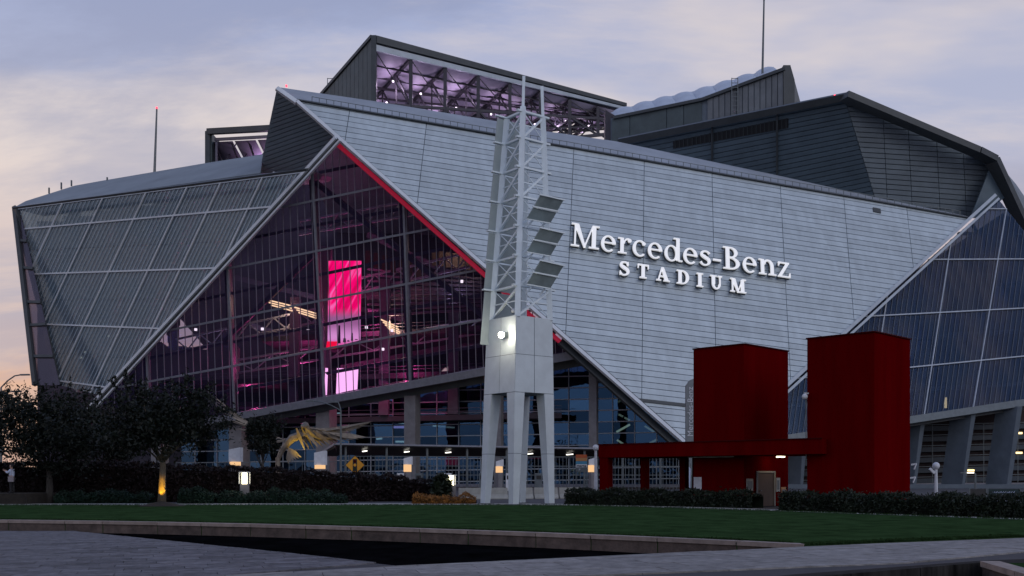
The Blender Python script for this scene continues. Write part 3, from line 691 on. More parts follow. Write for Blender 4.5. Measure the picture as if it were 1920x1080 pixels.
for t in np.linspace(0, 1, 9):
    x = 1155 + (1460 - 1155) * t; y = 219 - (1460 - 1155) * 0.205 * t if x < 1316 else 187 - (x - 1316) * 0.372
    cp.append((G.hit(x, y - 1), at(x - 10, y - 8 - 8 * math.sin(math.pi * min(t * 1.1, 1)), 226)))
for (a, a2), (b, b2) in zip(cp[:-1], cp[1:]):
    o = pillow(a, b, b2, a2, .95).build('roof_cushion', 'cushion_out', gw, smooth=True)
MB().prism([at(1135, 205, 216), at(1147, 214, 215.5), at(1147, 275, 215.5), at(1135, 275, 216)], V(0, 3, 0)).build('petal_column', 'steel_dark', st)

# --- left roof petal: open truss front lit violet (F)
FL, FR = at(703, 70, 215), at(1172, 195, 252); fa = unit((FR - FL) * V(1, 1, 0)); fp = V(-fa[1], fa[0], 0); flen = np.linalg.norm(FR - FL)
zb = lambda t: FL[2] + (FR[2] - FL[2]) * t
pet = MB(); pet.bar(FL + V(0, 0, -.7), FR + V(0, 0, -.35), 2.0, 1.5, w2=1.4, h2=.8); pet = pet.build('open_roof_petal', 'trim_dark', st); pet['label'] = 'open roof petal with dark trusses and violet lit foil ceiling'
MB().bar(FL - fp * .4 + V(0, 0, -2.4), FR - fp * .4 + V(0, 0, -1.3), .5, 1.3, h2=.6).build('fascia_beam', 'trim', pet)
MB().bar(FL - fa * .2 + V(0, 0, .2), FL - fa * .2 - V(0, 0, 24), 1.1, 1.1).build('corner_post', 'trim_dark', pet)
sw = MB().prism([FL + V(0, 0, -.2) - fa * .5, FL + fp * 30 + V(0, 0, -4.3) - fa * .5, FL + fp * 30 + V(0, 0, -24) - fa * .5, FL + V(0, 0, -24) - fa * .5], fa * .4).build('petal_side_wall', 'joint', pet)
for i in range(14):
    a = FL + fp * (30 * i / 14 + .12) - fa * .75; b = FL + fp * (30 * (i + 1) / 14 - .02) - fa * .75
    MB().prism([a + V(0, 0, -.5 - 4.3 * i / 14), b + V(0, 0, -.5 - 4.3 * (i + 1) / 14), b - V(0, 0, 24), a - V(0, 0, 24)], fa * .25).build('cladding_sheet', 'green_clad', sw)
MB().bar(FL - fa * .6, FL + fp * 30 + V(0, 0, -4.1) - fa * .6, .9, .7).build('petal_rim', 'trim_dark', sw)
NB = 8; depth = lambda t: 46 - 38 * t; drop = lambda d_: -2.2 - d_ * 0.17
def cpt(t, f, dz=0.0): d_ = depth(t) * f; p = FL + (FR - FL) * t; return V(p[0], p[1], zb(t)) + fp * d_ + V(0, 0, drop(d_) + dz)
for i in range(NB):
    for j in range(3):
        t0, t1 = i / NB + .004, (i + 1) / NB - .004; f0, f1 = j / 3 + .01, (j + 1) / 3 - .01
        pillow(cpt(t0, f0), cpt(t1, f0), cpt(t1, f1), cpt(t0, f1), -1.1, 6, 6).build('foil_cushion', 'cushion', pet, smooth=True)
ceil = MB()
for i in range(NB): ceil.sheet([cpt(i / NB, 0, 1.6), cpt((i + 1) / NB, 0, 1.6), cpt((i + 1) / NB, 1, 1.6), cpt(i / NB, 1, 1.6)])
ceil.build('outer_roof_skin', 'roof', pet)
def chord(t): return 24 - 18 * t                                  # depth of the front truss
for i in range(NB + 1):
    t = i / NB; rib = MB(); top_ = [cpt(t, f, -.5) for f in np.linspace(0, 1, 7)]; h = chord(t) * .45
    bot = [p - V(0, 0, h * (1 - .5 * k / 6)) for k, p in enumerate(top_)]
    for k in range(6):
        rib.bar(top_[k], top_[k + 1], .5); rib.bar(bot[k], bot[k + 1], .55); rib.bar(top_[k], bot[k], .32); rib.bar(bot[k], top_[k + 1], .3)
    p = cpt(t, 0, -.4); rib.bar(p, V(p[0], p[1], FL[2] - 1.5 - chord(t)), .75)
    rib.build('roof_rib', 'steel_dark', pet)
for f in (.1, .2, .3, .4, .55, .7, .85): MB().bar(cpt(0, f, -.9), cpt(1, f, -.9), .3, .4).build('purlin', 'steel_dark', pet)
ft = MB(); bp = [V(*(FL + (FR - FL) * t)[:2], FL[2] - 1.5 - chord(t)) for t in np.linspace(0, 1, NB + 1)]; mp_ = [V(*(FL + (FR - FL) * t)[:2], FL[2] - 1.5 - chord(t) * .52) for t in np.linspace(0, 1, NB + 1)]
tp = [cpt(t, 0, -.5) for t in np.linspace(0, 1, NB + 1)]
for k in range(NB):
    ft.bar(bp[k], bp[k + 1], .7); ft.bar(mp_[k], mp_[k + 1], .55); ft.bar(mp_[k], bp[k + 1], .4); ft.bar(tp[k], mp_[k + 1], .16)
    ft.bar((bp[k] + mp_[k]) / 2, (bp[k + 1] + mp_[k + 1]) / 2, .3)
    q = (bp[k] + bp[k + 1]) / 2; ft.bar(q + fp * 3, bp[k] + fp * 3 + V(0, 0, 3), .3); ft.bar(q + fp * 3, bp[k + 1] + fp * 3 + V(0, 0, 3), .3); ft.bar(bp[k] + fp * 4 + V(0, 0, 2.2), bp[k + 1] + fp * 4 + V(0, 0, 2.2), .4)
ft.build('front_truss', 'steel_dark', pet)
for i, (t, f, dz) in enumerate(((.1, .12, -3.2), (.13, .3, -4), (.16, .5, -6), (.22, .2, -3), (.28, .4, -5), (.36, .25, -4), (.42, .55, -5), (.5, .3, -3.5), (.62, .3, -3), (.7, .5, -2.5), (.8, .4, -2), (.9, .5, -2), (.11, .6, -8), (.27, .7, -8))):
    p = cpt(t, f, dz); MB().box(p, .38, .38, .3).build('luminaire', 'lamp_violet', pet)
for t, f in ((.1, .12), (.1, .45), (.22, .2), (.34, .14), (.36, .5), (.5, .2), (.62, .4), (.74, .3), (.88, .5)):
    lamp('petal_light', cpt(t, f, -4.0), (.86, .66, 1.0), 640 * (1 - .3 * t), .6, pet)
# farther open petal at left
o2 = MB(); w0, w1 = at(390, 247, 262), at(520, 240, 250); o2.bar(w0, w1, 1.2, 1.4); o2 = o2.build('far_roof_petal', 'trim_dark', st)
MB().bar(w0, w0 - V(0, 0, 14), 1.2, 1.2).build('corner_post', 'trim_dark', o2)
MB().bar(w0 + V(2.2, 0, -2), w0 + V(2.2, 0, -14), .5).bar(w0 + V(1.8, 0, -2), w1 - V(0, 0, 2), .5, .7).build('inner_frame', 'inner_steel', o2)
tr = MB(); sp = (w1 - w0)
for k in range(4):
    a = w0 + sp * (k / 4 + .06) + V(0, 3, -2.2); tr.bar(a, a + V(3, 3, -10), .35); tr.bar(a + V(0, 0, -9), a + V(5, 2, 1), .35); tr.bar(a + V(0, 8, -3), a + V(6, 6, -5), .35)
tr.build('roof_truss', 'steel_dark', o2)
for k in range(3):
    a = w0 + sp * (k / 3 + .03) + V(0, 2, -2); b = w0 + sp * ((k + 1) / 3) + V(0, 2, -2); pillow(a, b, b + V(2, 28, -9), a + V(2, 28, -9), -1.2).build('foil_cushion', 'cushion', o2, smooth=True)
lamp('petal_light', w0 + sp * .7 + V(0, 8, -7), (.85, .55, 1), 600, .6, o2)
MB().prism([w0 + V(.6, 0, -.3), w0 + V(.6, 30, -.3), w0 + V(.6, 30, -16), w0 + V(.6, 0, -16)], V(.4, 0, 0)).build('petal_side_wall', 'green_clad', o2)
MB().prism([w0 + V(0, 30, 0), w1 + V(3, 30, 0), w1 + V(3, 30, -16), w0 + V(0, 30, -16)], V(0, .5, 0)).build('petal_back_wall', 'green_clad', o2)
# roof masts, ladder cage, aircraft lamps
for (x, y0, y1, Y) in ((289.5, 330, 204, 205), (1428, 216, 2, 205)):
    p, q = at(x, y0, Y), at(x + 4.5, y1, Y); MB().tube([p, q], [.28, .16], 8).build('mast', 'grey_steel', st); MB().box(q, .3, .3, .35).build('mast_lamp', 'lamp_red' if x < 1000 else 'grey_steel', st)
cage = MB(); c0 = at(614, 180, 240)
for dx in (0, 1.6): cage.bar(c0 + V(dx, 0, -2), c0 + V(dx, 0, 4.2), .14)
for dz in (0, 1.0, 2.0, 3.0, 4.1): cage.bar(c0 + V(0, 0, dz), c0 + V(1.6, 0, dz), .12)
cage.build('ladder_cage', 'grey_steel', st)
cage = MB(); c0 = at(1372, 165, 203)
for dx in (0, 1.2): cage.bar(c0 + V(dx, 0, -8), c0 + V(dx, 0, 2.0), .14)
for dz in np.arange(-8, 2, .9): cage.bar(c0 + V(0, 0, dz), c0 + V(1.2, 0, dz), .1)
cage.build('roof_ladder', 'grey_steel', st)
for x, y, Y in ((537, 163, 158), (1565, 181, 178)): MB().box(at(x, y, Y), .25, .25, .3).build('roof_lamp', 'lamp_red', st)

# --- inside the hall
Yb = 232
bw = MB(); step = 9
outl = [(66, 420), (480, 345), (630, 290), (1110, 690), (1300, 850), (1300, 905), (70, 905)]
holes = [[(338, 598), (388, 655), (334, 648)], [(300, 640), (312, 622), (316, 650)], [(826, 697), (842, 684), (856, 700)]]
def inside(p, poly):
    r = False
    for i in range(len(poly)):
        (x0, y0), (x1, y1) = poly[i], poly[(i + 1) % len(poly)]
        if (y0 > p[1]) != (y1 > p[1]) and p[0] < (x1 - x0) * (p[1] - y0) / (y1 - y0) + x0: r = not r
    return r
gx = list(range(60, 1310, 10)); gy = list(range(285, 910, 10))
def cellquad(x0, y0, x1, y1): bw.sheet([at(x0, y0, Yb), at(x1, y0, Yb), at(x1, y1, Yb), at(x0, y1, Yb)])
for x in gx:
    for y in gy:
        if not inside((x + 5, y + 5), outl): continue
        if 290 < x < 395 and 590 < y < 665 or 815 < x < 865 and 675 < y < 705:
            for i in range(5):
                for j in range(5):
                    if not any(inside((x + 2 * i + 1, y + 2 * j + 1), h) for h in holes): cellquad(x + 2 * i, y + 2 * j, x + 2 * i + 2, y + 2 * j + 2)
        else: cellquad(x, y, x + 10, y + 10)
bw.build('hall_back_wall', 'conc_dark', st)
nB = B.n * V(1, 1, 0)
def floor_slab(z, inset, x0, x1, mat='conc_dark'):
    def fr(x):                                                   # front edge on the glass plane at height z, moved inside
        y = (np.dot(B.p, B.n) - B.n[0] * x - B.n[2] * z) / B.n[1]; return V(x, y + inset, z)
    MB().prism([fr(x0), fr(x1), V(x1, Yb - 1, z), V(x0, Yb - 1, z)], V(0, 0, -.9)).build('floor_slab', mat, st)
    m = MB()
    for hh in (.55, 1.1): m.bar(fr(x0) + V(0, .2, hh), fr(x1) + V(0, .2, hh), .08)
    m.build('slab_railing', 'inner_steel', st)
floor_slab(19.5, 9, -66, -1); floor_slab(12.2, 7, -78, 8); floor_slab(27.5, 16, -46, -4); floor_slab(35, 22, -34, -12)
for x, z1 in ((-52, 26), (-39, 34), (-32.5, 42), (-22, 36), (-10, 30), (-63, 20)):
    yy = (np.dot(B.p, B.n) - B.n[0] * x - B.n[2] * z1) / B.n[1] + 15
    MB().bar(V(x, yy, 12.3), V(x, yy + 2, z1), 1.7, 1.7).build('hall_column', 'inner_steel', st)
for a, b in (((440, 520, 205), (760, 600, 190)), ((690, 440, 190), (860, 520, 184)), ((470, 610, 200), (640, 660, 200)), ((640, 690, 200), (900, 640, 190))):
    MB().bar(at(*a), at(*b), .7, 1.0).build('hall_beam', 'inner_steel', st)
for i, (x0, y0, x1, y1, Y) in enumerate(((330, 660, 610, 600, 196), (620, 560, 880, 500, 184), (440, 700, 900, 625, 190), (560, 440, 790, 400, 182))):
    m = MB(); a, b = at(x0, y0, Y), at(x1, y1, Y - 12); h = V(0, 0, 2.4); nn = 12
    m.bar(a, b, .35).bar(a + h, b + h, .35)
    for k in range(nn): u, w = a + (b - a) * k / nn, a + (b - a) * (k + 1) / nn; m.bar(u, w + h, .2) if k % 2 else m.bar(u + h, w, .2)
    m.build('hall_truss', 'inner_pale', st)
for i in range(9):
    y = 505 + 11 * i; a, b = at(690, y, 186 - i), at(905, y + 18 - 4 * i, 178 - i); MB().bar(a, b, .5, .35).build('seating_tier', 'inner_steel', st)
for x0, y0, x1, y1 in ((815, 470, 905, 482), (690, 470, 800, 500)):
    for k in range(7): a = at(x0 + (x1 - x0) * k / 7, y0 + (y1 - y0) * k / 7, 178); MB().bar(a, a - V(0, 0, 2.6), .9, .3).build('slatted_panel', 'door', st)
lamp('hall_lamp', at(850, 470, 174), (1, .8, .5), 700, .5, st)
# video screens
def screen(x0, x1, yt0, yt1, yb0, yb1, Y, mat): MB().prism([at(x0, yt0, Y), at(x1, yt1, Y), at(x1 - 2, yb1, Y), at(x0 - 2, yb0, Y)], V(0, .5, 0)).build('video_screen', mat, st)
screen(616, 677, 489, 489, 652, 637, 170, 'screen'); screen(632, 671, 690, 692, 738, 732, 171, 'screen_pale'); screen(610, 614, 690, 690, 741, 740, 171, 'screen_pale'); screen(613, 632, 640, 640, 655, 652, 169.8, 'screen_red')
sk = MB()
for x, w, h in ((636, 5, 38), (646, 6, 14), (660, 4, 24), (653, 5, 10), (668, 6, 12)): sk.prism([at(x - w / 2, 648 - (x - 615) * .2, 169.7), at(x + w / 2, 648 - (x - 615) * .2, 169.7), at(x + w / 3, 648 - h, 169.7), at(x - w / 3, 648 - h, 169.7)], V(0, .1, 0))
sk.build('screen_skyline', 'conc_dark', st)
# warm strip lamps
for (x0, y0, x1, y1, n, Y) in ((500, 562, 545, 573, 3, 176), (552, 576, 600, 590, 3, 175), (714, 599, 746, 613, 4, 169)):
    for k in range(n):
        MB().bar(at(x0 + 4 * k, y0 + 5 * k, Y), at(x1 + 2 * k, y1 + 5 * k, Y), .12 if k % 2 else .3, .2).build('strip_lamp', 'tube', st)
for x, y, Y in ((492, 619, 175), (577, 618, 173), (687, 616, 169), (718, 657, 170), (735, 622, 169), (367, 620, 182), (866, 530, 163)):
    MB().box(at(x, y, Y), .4, .4, .4).build('small_lamp', 'lamp_white', st)
for x, y in ((182, 634), (204, 632), (168, 656), (152, 672), (160, 662)): MB().box(P.hit(x, y, -8), .35, .35, .35).build('small_lamp', 'lamp_white', st)
for x, y, Y, w in ((540, 575, 184, 900), (735, 610, 178, 600)): lamp('hall_lamp', at(x, y, Y), (1, .72, .4), w * 2.6, 1.0, st)
for x, y, Y, w in ((560, 700, 188, 3000), (690, 600, 178, 1500), (640, 520, 182, 1200), (470, 725, 190, 2600), (760, 690, 172, 900)): lamp('hall_lamp', at(x, y, Y), (1, .10, .35), w * 1.6, .8, st)
for x, y, Y, w in ((330, 640, 200, 2600), (850, 560, 176, 2000), (540, 500, 188, 2000), (430, 640, 196, 2000)): lamp('hall_lamp', at(x, y, Y), (.80, .74, 1), w * .5, 2.0, st)
#==PART3==
# --- glazed lower storeys under the front facet
CW = plane3((360, 880, 192), (1300, 880, 163), (1300, 700, 163))
CWpoly = [(340, 808), (907, 708), (1108, 664), (1340, 880), (1340, 912), (340, 912)]
cw = MB(); pbar(CW, (340, 909), (1340, 911), .5, .5, 0, cw); cw = cw.build('lower_curtain_wall', 'mullion', st); cw['label'] = 'dark reflective glass curtain wall under the front facet'
cwr = [((340, 716 + 21 * i + 5.0), (1340, 700 + 21.8 * i)) for i in range(0, 10)]
cwv = [((x, 920), (x, 600)) for x in np.arange(366, 1340, 41.2)]
make_panels(CW, [c for r in slabs(CWpoly, cwr) for c in slabs(r, cwv)], 0.05, 0.06, 'glass_curtain', cw, 'glass_pane')
for ln in cwr:
    c = line_in(ln, CWpoly)
    if c: pbar(CW, *c, 0.16, 0.25, 0.1).build('transom', 'trim', cw)
for ln in cwv:
    c = line_in(ln, CWpoly)
    if c: pbar(CW, *c, 0.12, 0.25, 0.1).build('upright_mullion', 'trim', cw)
# concrete columns carrying the facet
for x, y, Y, w in ((449, 786, 181, 2.6), (612, 758, 175, 2.6), (773, 729, 168, 2.0), (1113, 690, 157, 1.2), (935, 700, 162, 1.2), (300, 800, 186, 2.2)):
    t = at(x, y - 6, Y); MB().bar(V(t[0], t[1], 0), t, w, w, V(.35, 1, 0)).build('concrete_column', 'concrete', st)
# lamps and lit rooms behind the curtain wall
for (x0, y0, x1, y1) in ((1158, 754, 1177, 744), (1160, 777, 1168, 781), (1171, 783, 1181, 788), (1156, 810, 1181, 796), (1208, 788, 1216, 783), (1209, 799, 1227, 810), (1157, 825, 1168, 832), (1218, 831, 1232, 824), (738, 792, 762, 793), (812, 798, 852, 802), (706, 823, 716, 822), (742, 828, 757, 828), (515, 776, 524, 777), (630, 775, 637, 775)):
    MB().bar(CW.hit(x0, y0, -3), CW.hit(x1, y1, -3), .3, .3).build('room_lamp', 'tube' if x0 > 1100 else 'lamp_warm', st)
for x0, y0, x1, y1, mt in ((640, 785, 652, 815, 'screen_red'), (835, 850, 858, 872, 'lamp_red'), (985, 842, 1030, 860, 'screen_red'), (735, 797, 762, 803, 'screen_pale')):
    MB().prism([CW.hit(x0, y0, -4), CW.hit(x1, y0, -4), CW.hit(x1, y1, -4), CW.hit(x0, y1, -4)], V(0, .2, 0)).build('lit_panel', mt, st)
floor_y = MB()
for z in (5.2, 10.4, 15.2): floor_y.prism([V(-55, 197, z), V(26, 170, z), V(26, 226, z), V(-55, 226, z)], V(0, 0, -.5))
floor_y.build('lower_floor_slab', 'spandrel', st)

# --- right lower side: tapering blade columns in front of banded storeys
bwR = MB().prism([at(1440, 800, 182), at(2000, 750, 196), at(2000, 905, 196), at(1440, 905, 182)], V(0, 1, 0)).build('banded_wall', 'recess', st); bwR['label'] = 'dark storeys with blue bands behind the tapering columns'
RW = plane3((1440, 850, 181.5), (2000, 850, 195.5), (1700, 700, 188))
for i in range(6):
    y = 800 + 19.5 * i
    MB().prism([RW.hit(1440, y + 8), RW.hit(2000, y - 8), RW.hit(2000, y + 1), RW.hit(1440, y + 17)], V(0, -.4, 0)).build('spandrel_band', 'spandrel', bwR)
    pbar(RW, (1440, y + 5), (2000, y - 10.5), .12, .2, .5).build('rail', 'grey_steel', bwR)
for x in np.arange(1460, 2000, 32): pbar(RW, (x, 795), (x, 905), .15, .2, .3).build('upright', 'grey_steel', bwR)
for x, y in ((1910, 812), (1910, 849), (1775, 905), (1820, 882)): pbar(RW, (x - 5 if x > 1800 else x - 2, y), (x + 6 if x > 1800 else x + 2, y), .35, .3, .6).build('room_lamp', 'tube', bwR)
def blade(x0, x1, y, xb0, xb1, yb, Y):
    a, b = at(x0, y, Y), at(x1, y, Y); c, d = at(xb0, yb, Y), at(xb1, yb, Y)
    MB().prism([a, b, d, c], V(-2.4, 2.6, 0)).build('blade_column', 'concrete_blue', st)
M['concrete_blue'] = material('blade_concrete', (0.10, 0.125, 0.15), .8, 0, .12, .5)
blade(1727, 1735, 788, 1711, 1716, 922, 168); blade(1822, 1830, 774, 1802, 1807, 922, 170); blade(1908, 1917, 762, 1886, 1894, 922, 172); blade(1990, 2000, 750, 1975, 1980, 922, 174); blade(1506, 1514, 812, 1500, 1505, 920, 160)
rw0, rw1 = at(1440, 908, 156), at(2060, 908, 162)
tag(MB().prism([rw0, rw1, V(rw1[0], rw1[1], 0), V(rw0[0], rw0[1], 0)], V(0, .6, 0)).build('retaining_wall', 'concrete_blue'), 'long grey concrete retaining wall at the foot of the tapering columns', 'wall')

# ================================================================== sign lettering
def ell(cx, cy, rx, ry, a0, a1, tv, th, n=16):
    """curved stroke of a serif letter: thick at the sides (tv), thin at top and bottom (th)"""
    out = []
    for i in range(n):
        q = []
        for a, s_ in ((a0 + (a1 - a0) * i / n, 0), (a0 + (a1 - a0) * (i + 1) / n, 0), (a0 + (a1 - a0) * (i + 1) / n, 1), (a0 + (a1 - a0) * i / n, 1)):
            a = math.radians(a); q.append((cx + (rx - tv * s_) * math.cos(a), cy + (ry - th * s_) * math.sin(a)))
        out.append(q)
    return [('strip', out)]
def rc(x0, y0, x1, y1): return [('poly', [(x0, y0), (x1, y0), (x1, y1), (x0, y1)])]
def pg(*p): return [('poly', list(p))]
def dot(cx, cy, r): return [('poly', [(cx + r * math.cos(2 * math.pi * k / 12), cy + r * math.sin(2 * math.pi * k / 12)) for k in range(12)])]
def curve_stroke(pts, wd):
    pts = [V(*p) for p in pts]; L_, R_ = [], []
    fine = []; wf = []
    for i in range(len(pts) - 1):
        p0, p1, p2, p3 = pts[max(i - 1, 0)], pts[i], pts[i + 1], pts[min(i + 2, len(pts) - 1)]
        for t in np.linspace(0, 1, 7)[:-1]:
            fine.append(.5 * ((2 * p1) + (-p0 + p2) * t + (2 * p0 - 5 * p1 + 4 * p2 - p3) * t * t + (-p0 + 3 * p1 - 3 * p2 + p3) * t ** 3)); wf.append(wd[i] + (wd[i + 1] - wd[i]) * t)
    fine.append(pts[-1]); wf.append(wd[-1])
    for i, p in enumerate(fine):
        d = unit(fine[min(i + 1, len(fine) - 1)] - fine[max(i - 1, 0)]); n_ = V(-d[1], d[0]); L_.append(p + n_ * wf[i] / 2); R_.append(p - n_ * wf[i] / 2)
    return [('strip', [[tuple(L_[i]), tuple(L_[i + 1]), tuple(R_[i + 1]), tuple(R_[i])] for i in range(len(fine) - 1)])]
def g_M(b=0.0): return rc(.13, .04, .19 + b * .5, .96) + rc(.84 - b, .04, 1.0, .96) + pg((.10, 1), (.29 + b, 1), (.60 + b * .5, 0), (.52, 0)) + pg((.50, 0), (.57, 0), (.89, .97), (.83, .97)) + rc(0, 0, .33, .05 + b * .3) + rc(.72 - b, 0, 1.13, .05 + b * .3) + rc(0, .95 - b * .3, .2, 1) + rc(.84, .95 - b * .3, 1.13, 1)
GL = {
 'M': (1.16, g_M()),
 'e': (.64, ell(.30, .33, .30, .355, 0, 312, .125, .05, 26) + rc(.08, .345, .59, .395)),
 'r': (.55, rc(.10, .03, .235, .68) + rc(0, 0, .36, .045) + rc(0, .635, .13, .68) + ell(.40, .40, .19, .285, 55, 170, .06, .06, 9) + dot(.475, .585, .075)),
 'c': (.58, ell(.30, .33, .30, .355, 48, 312, .125, .05, 22) + dot(.465, .55, .07)),
 'd': (.74, ell(.29, .33, .29, .355, 0, 360, .12, .045, 28) + rc(.50, .03, .635, 1.03) + rc(.38, .985, .52, 1.03) + rc(.60, 0, .75, .045)),
 's': (.50, curve_stroke([(.42, .55), (.33, .635), (.20, .64), (.10, .57), (.10, .46), (.24, .37), (.38, .28), (.40, .14), (.28, .035), (.13, .045), (.04, .15)], [.10, .05, .055, .10, .12, .14, .13, .11, .055, .05, .10])),
 '-': (.40, rc(.02, .29, .36, .36)),
 'B': (.80, rc(.12, .03, .275, .97) + rc(0, 0, .32, .05) + rc(0, .95, .32, 1) + ell(.32, .755, .31, .245, -90, 90, .14, .05, 14) + ell(.32, .27, .39, .27, -90, 90, .155, .05, 14) + rc(.2, .51, .33, .56)),
 'n': (.78, rc(.10, .03, .235, .68) + rc(0, 0, .33, .045) + rc(0, .635, .13, .68) + ell(.40, .40, .25, .285, 0, 165, .135, .07, 14) + rc(.515, .03, .65, .41) + rc(.42, 0, .76, .045)),
 'z': (.60, rc(.03, .63, .52, .68) + rc(0, 0, .55, .05) + pg((.38, .655), (.52, .655), (.15, .02), (0, .02)) + pg((.03, .66), (.03, .50), (.065, .50), (.11, .66)) + pg((.55, .02), (.55, .20), (.515, .20), (.46, .02))),
 'S': (.74, curve_stroke([(.60, .80), (.50, .945), (.33, .965), (.16, .88), (.14, .70), (.34, .56), (.56, .42), (.60, .20), (.42, .045), (.22, .045), (.07, .20)], [.15, .08, .09, .15, .19, .23, .21, .17, .09, .08, .15]) + rc(.04, .0, .10, .30) + rc(.57, .70, .63, .99)),
 'T': (.80, rc(.29, .04, .51, .97) + rc(.16, 0, .64, .07) + rc(.02, .92, .78, 1) + rc(.02, .70, .09, .95) + rc(.71, .70, .78, .95)),
 'A': (.92, pg((.35, 1), (.52, 1), (.86, .03), (.60, .03)) + pg((.35, 1), (.45, 1), (.20, .03), (.10, .03)) + rc(.24, .30, .65, .38) + rc(0, 0, .33, .07) + rc(.50, 0, .94, .07)),
 'D': (.90, rc(.13, .04, .35, .96) + rc(0, 0, .42, .07) + rc(0, .93, .42, 1) + ell(.40, .5, .46, .5, -90, 90, .21, .07, 18)),
 'I': (.46, rc(.12, .04, .34, .97) + rc(0, 0, .46, .07) + rc(0, .93, .46, 1)),
 'U': (.92, rc(.12, .35, .34, .97) + rc(0, .93, .46, 1) + rc(.64, .35, .73, .97) + rc(.53, .93, .84, 1) + ell(.425, .36, .305, .37, 180, 360, .16, .09, 16)),
 'W': (1.2, g_M(.07)),
}
def letters(text, p0, e1, e2, nrm, h, width, gapx, mat, parent, depth, stand, name='letter'):
    tot = sum(GL[c][0] for c in text) + gapx * (len(text) - 1); k = width / tot; x = 0.0
    for ch in text:
        w, parts = GL[ch]; m = MB()
        for i, (kind, pp) in enumerate(parts):
            dz = stand + depth + .012 * i; org = lambda u, v, d_: p0 + e1 * (x + u) * k + e2 * v * h + nrm * d_
            for q in ([pp] if kind == 'poly' else pp): m.prism([org(u, v, dz) for u, v in q], -nrm * depth)
        m.build(name, mat, parent); x += w + gapx
# faces first, darker returns behind them
sg = thing('wall_lettering', A.hit(1270, 560), 'big white raised serif lettering on two lines mounted on the grey wing wall', 'sign')
for mt, dep, sd, nm in (('letter', .25, .75, 'letter'), ('letter_side', .45, .28, 'letter_return')):
    a, b = A.hit(1067, 466.5), A.hit(1479, 527.5); e1 = unit(b - a); e2 = unit(A.hit(1071, 424) - A.hit(1069, 466))
    letters('Mercedes-Benz', a, e1, e2, A.n, np.linalg.norm(A.hit(1071, 424) - A.hit(1069, 466)), np.linalg.norm(b - a), .055, mt, sg, dep, sd, nm)
    a, b = A.hit(1157, 520.5), A.hit(1396, 556.5)
    letters('STADIUW', a, unit(b - a), e2, A.n, np.linalg.norm(A.hit(1165, 496) - A.hit(1163, 521)), np.linalg.norm(b - a), .50, mt, sg, dep, sd, nm)

# ================================================================== entrance canopy, gates, street things
def gp(x, Y, z=0.0): return V((x - 960) / FPX * Y, Y, z)          # a place on the ground by bearing and distance
can = thing('entrance_canopy', gp(860, 142), 'long flat entrance canopy with white front edge on thin steel posts', 'canopy')
c0, c1 = at(628, 833, 142), at(1330, 845, 150)
MB().prism([c0, c1, c1 + V(1, 9, -1.1), c0 + V(-1, 9, -1.1)], V(0, 0, -.2)).build('roof', 'black', can)
MB().bar(c0 + V(0, -.1, .05), c1 + V(0, -.1, .05), .2, .22).build('edge_trim', 'mullion', can)
cl = at(596, 853, 146); MB().bar(c0, cl, .3).build('end_brace', 'mullion', can)
MB().prism([c0 - V(0, 0, .3), c0 + V(-1, 9, -1.3), cl + V(0, 4, 0), cl], V(0, 0, -.15)).build('end_slope', 'black', can)
for t in np.linspace(.025, .97, 10):
    p = c0 + (c1 - c0) * t + V(0, .7, 0); MB().tube([V(p[0], p[1], 0), p], .17, 8).build('post', 'grey_steel', can)
for t in np.linspace(.06, .94, 9):
    p = c0 + (c1 - c0) * t + V(0, 4, -.85); MB().bar(p, p + V(.8, -1.6, .05), .18, .12).build('tube_lamp', 'lamp_white', can)
def fence(name, a, b, h, n, label, rails=(.95, .5), mat='grey_steel'):
    f = thing(name, a * V(1, 1, 0), label, 'fence')
    for r in rails: MB().bar(a + V(0, 0, h * r), b + V(0, 0, h * r), .09).build('rail', mat, f)
    for t in np.linspace(0, 1, n): p = a + (b - a) * t; MB().bar(p, p + V(0, 0, h), .07).build('picket', mat, f)
    return f
fence('gate_fence', gp(640, 138), gp(1300, 146), 4.6, 100, 'tall grey steel gate fence under the entrance canopy', (1.0, .72, .45))
fence('rail_fence', gp(330, 150), gp(630, 141), 3.9, 26, 'low pale railing fence in front of the bird sculpture', (1.0, .6))
for i, x in enumerate((700, 752, 786, 840, 905, 955, 1010)):
    t_ = thing('ticket_gate', gp(x, 134), ('pale' if i % 2 else 'grey') + ' box shaped ticket gate standing in front of the gate fence', 'gate', ('pale' if i % 2 else 'grey') + ' ticket gates under the canopy')
    p = gp(x, 134); MB().box(p, .9, 1.6, 2.3).build('cabinet', 'white_paint' if i % 2 else 'grey_steel', t_); MB().box(p + V(0, -.82, 1.5), .6, .06, .5).build('display', 'black', t_)
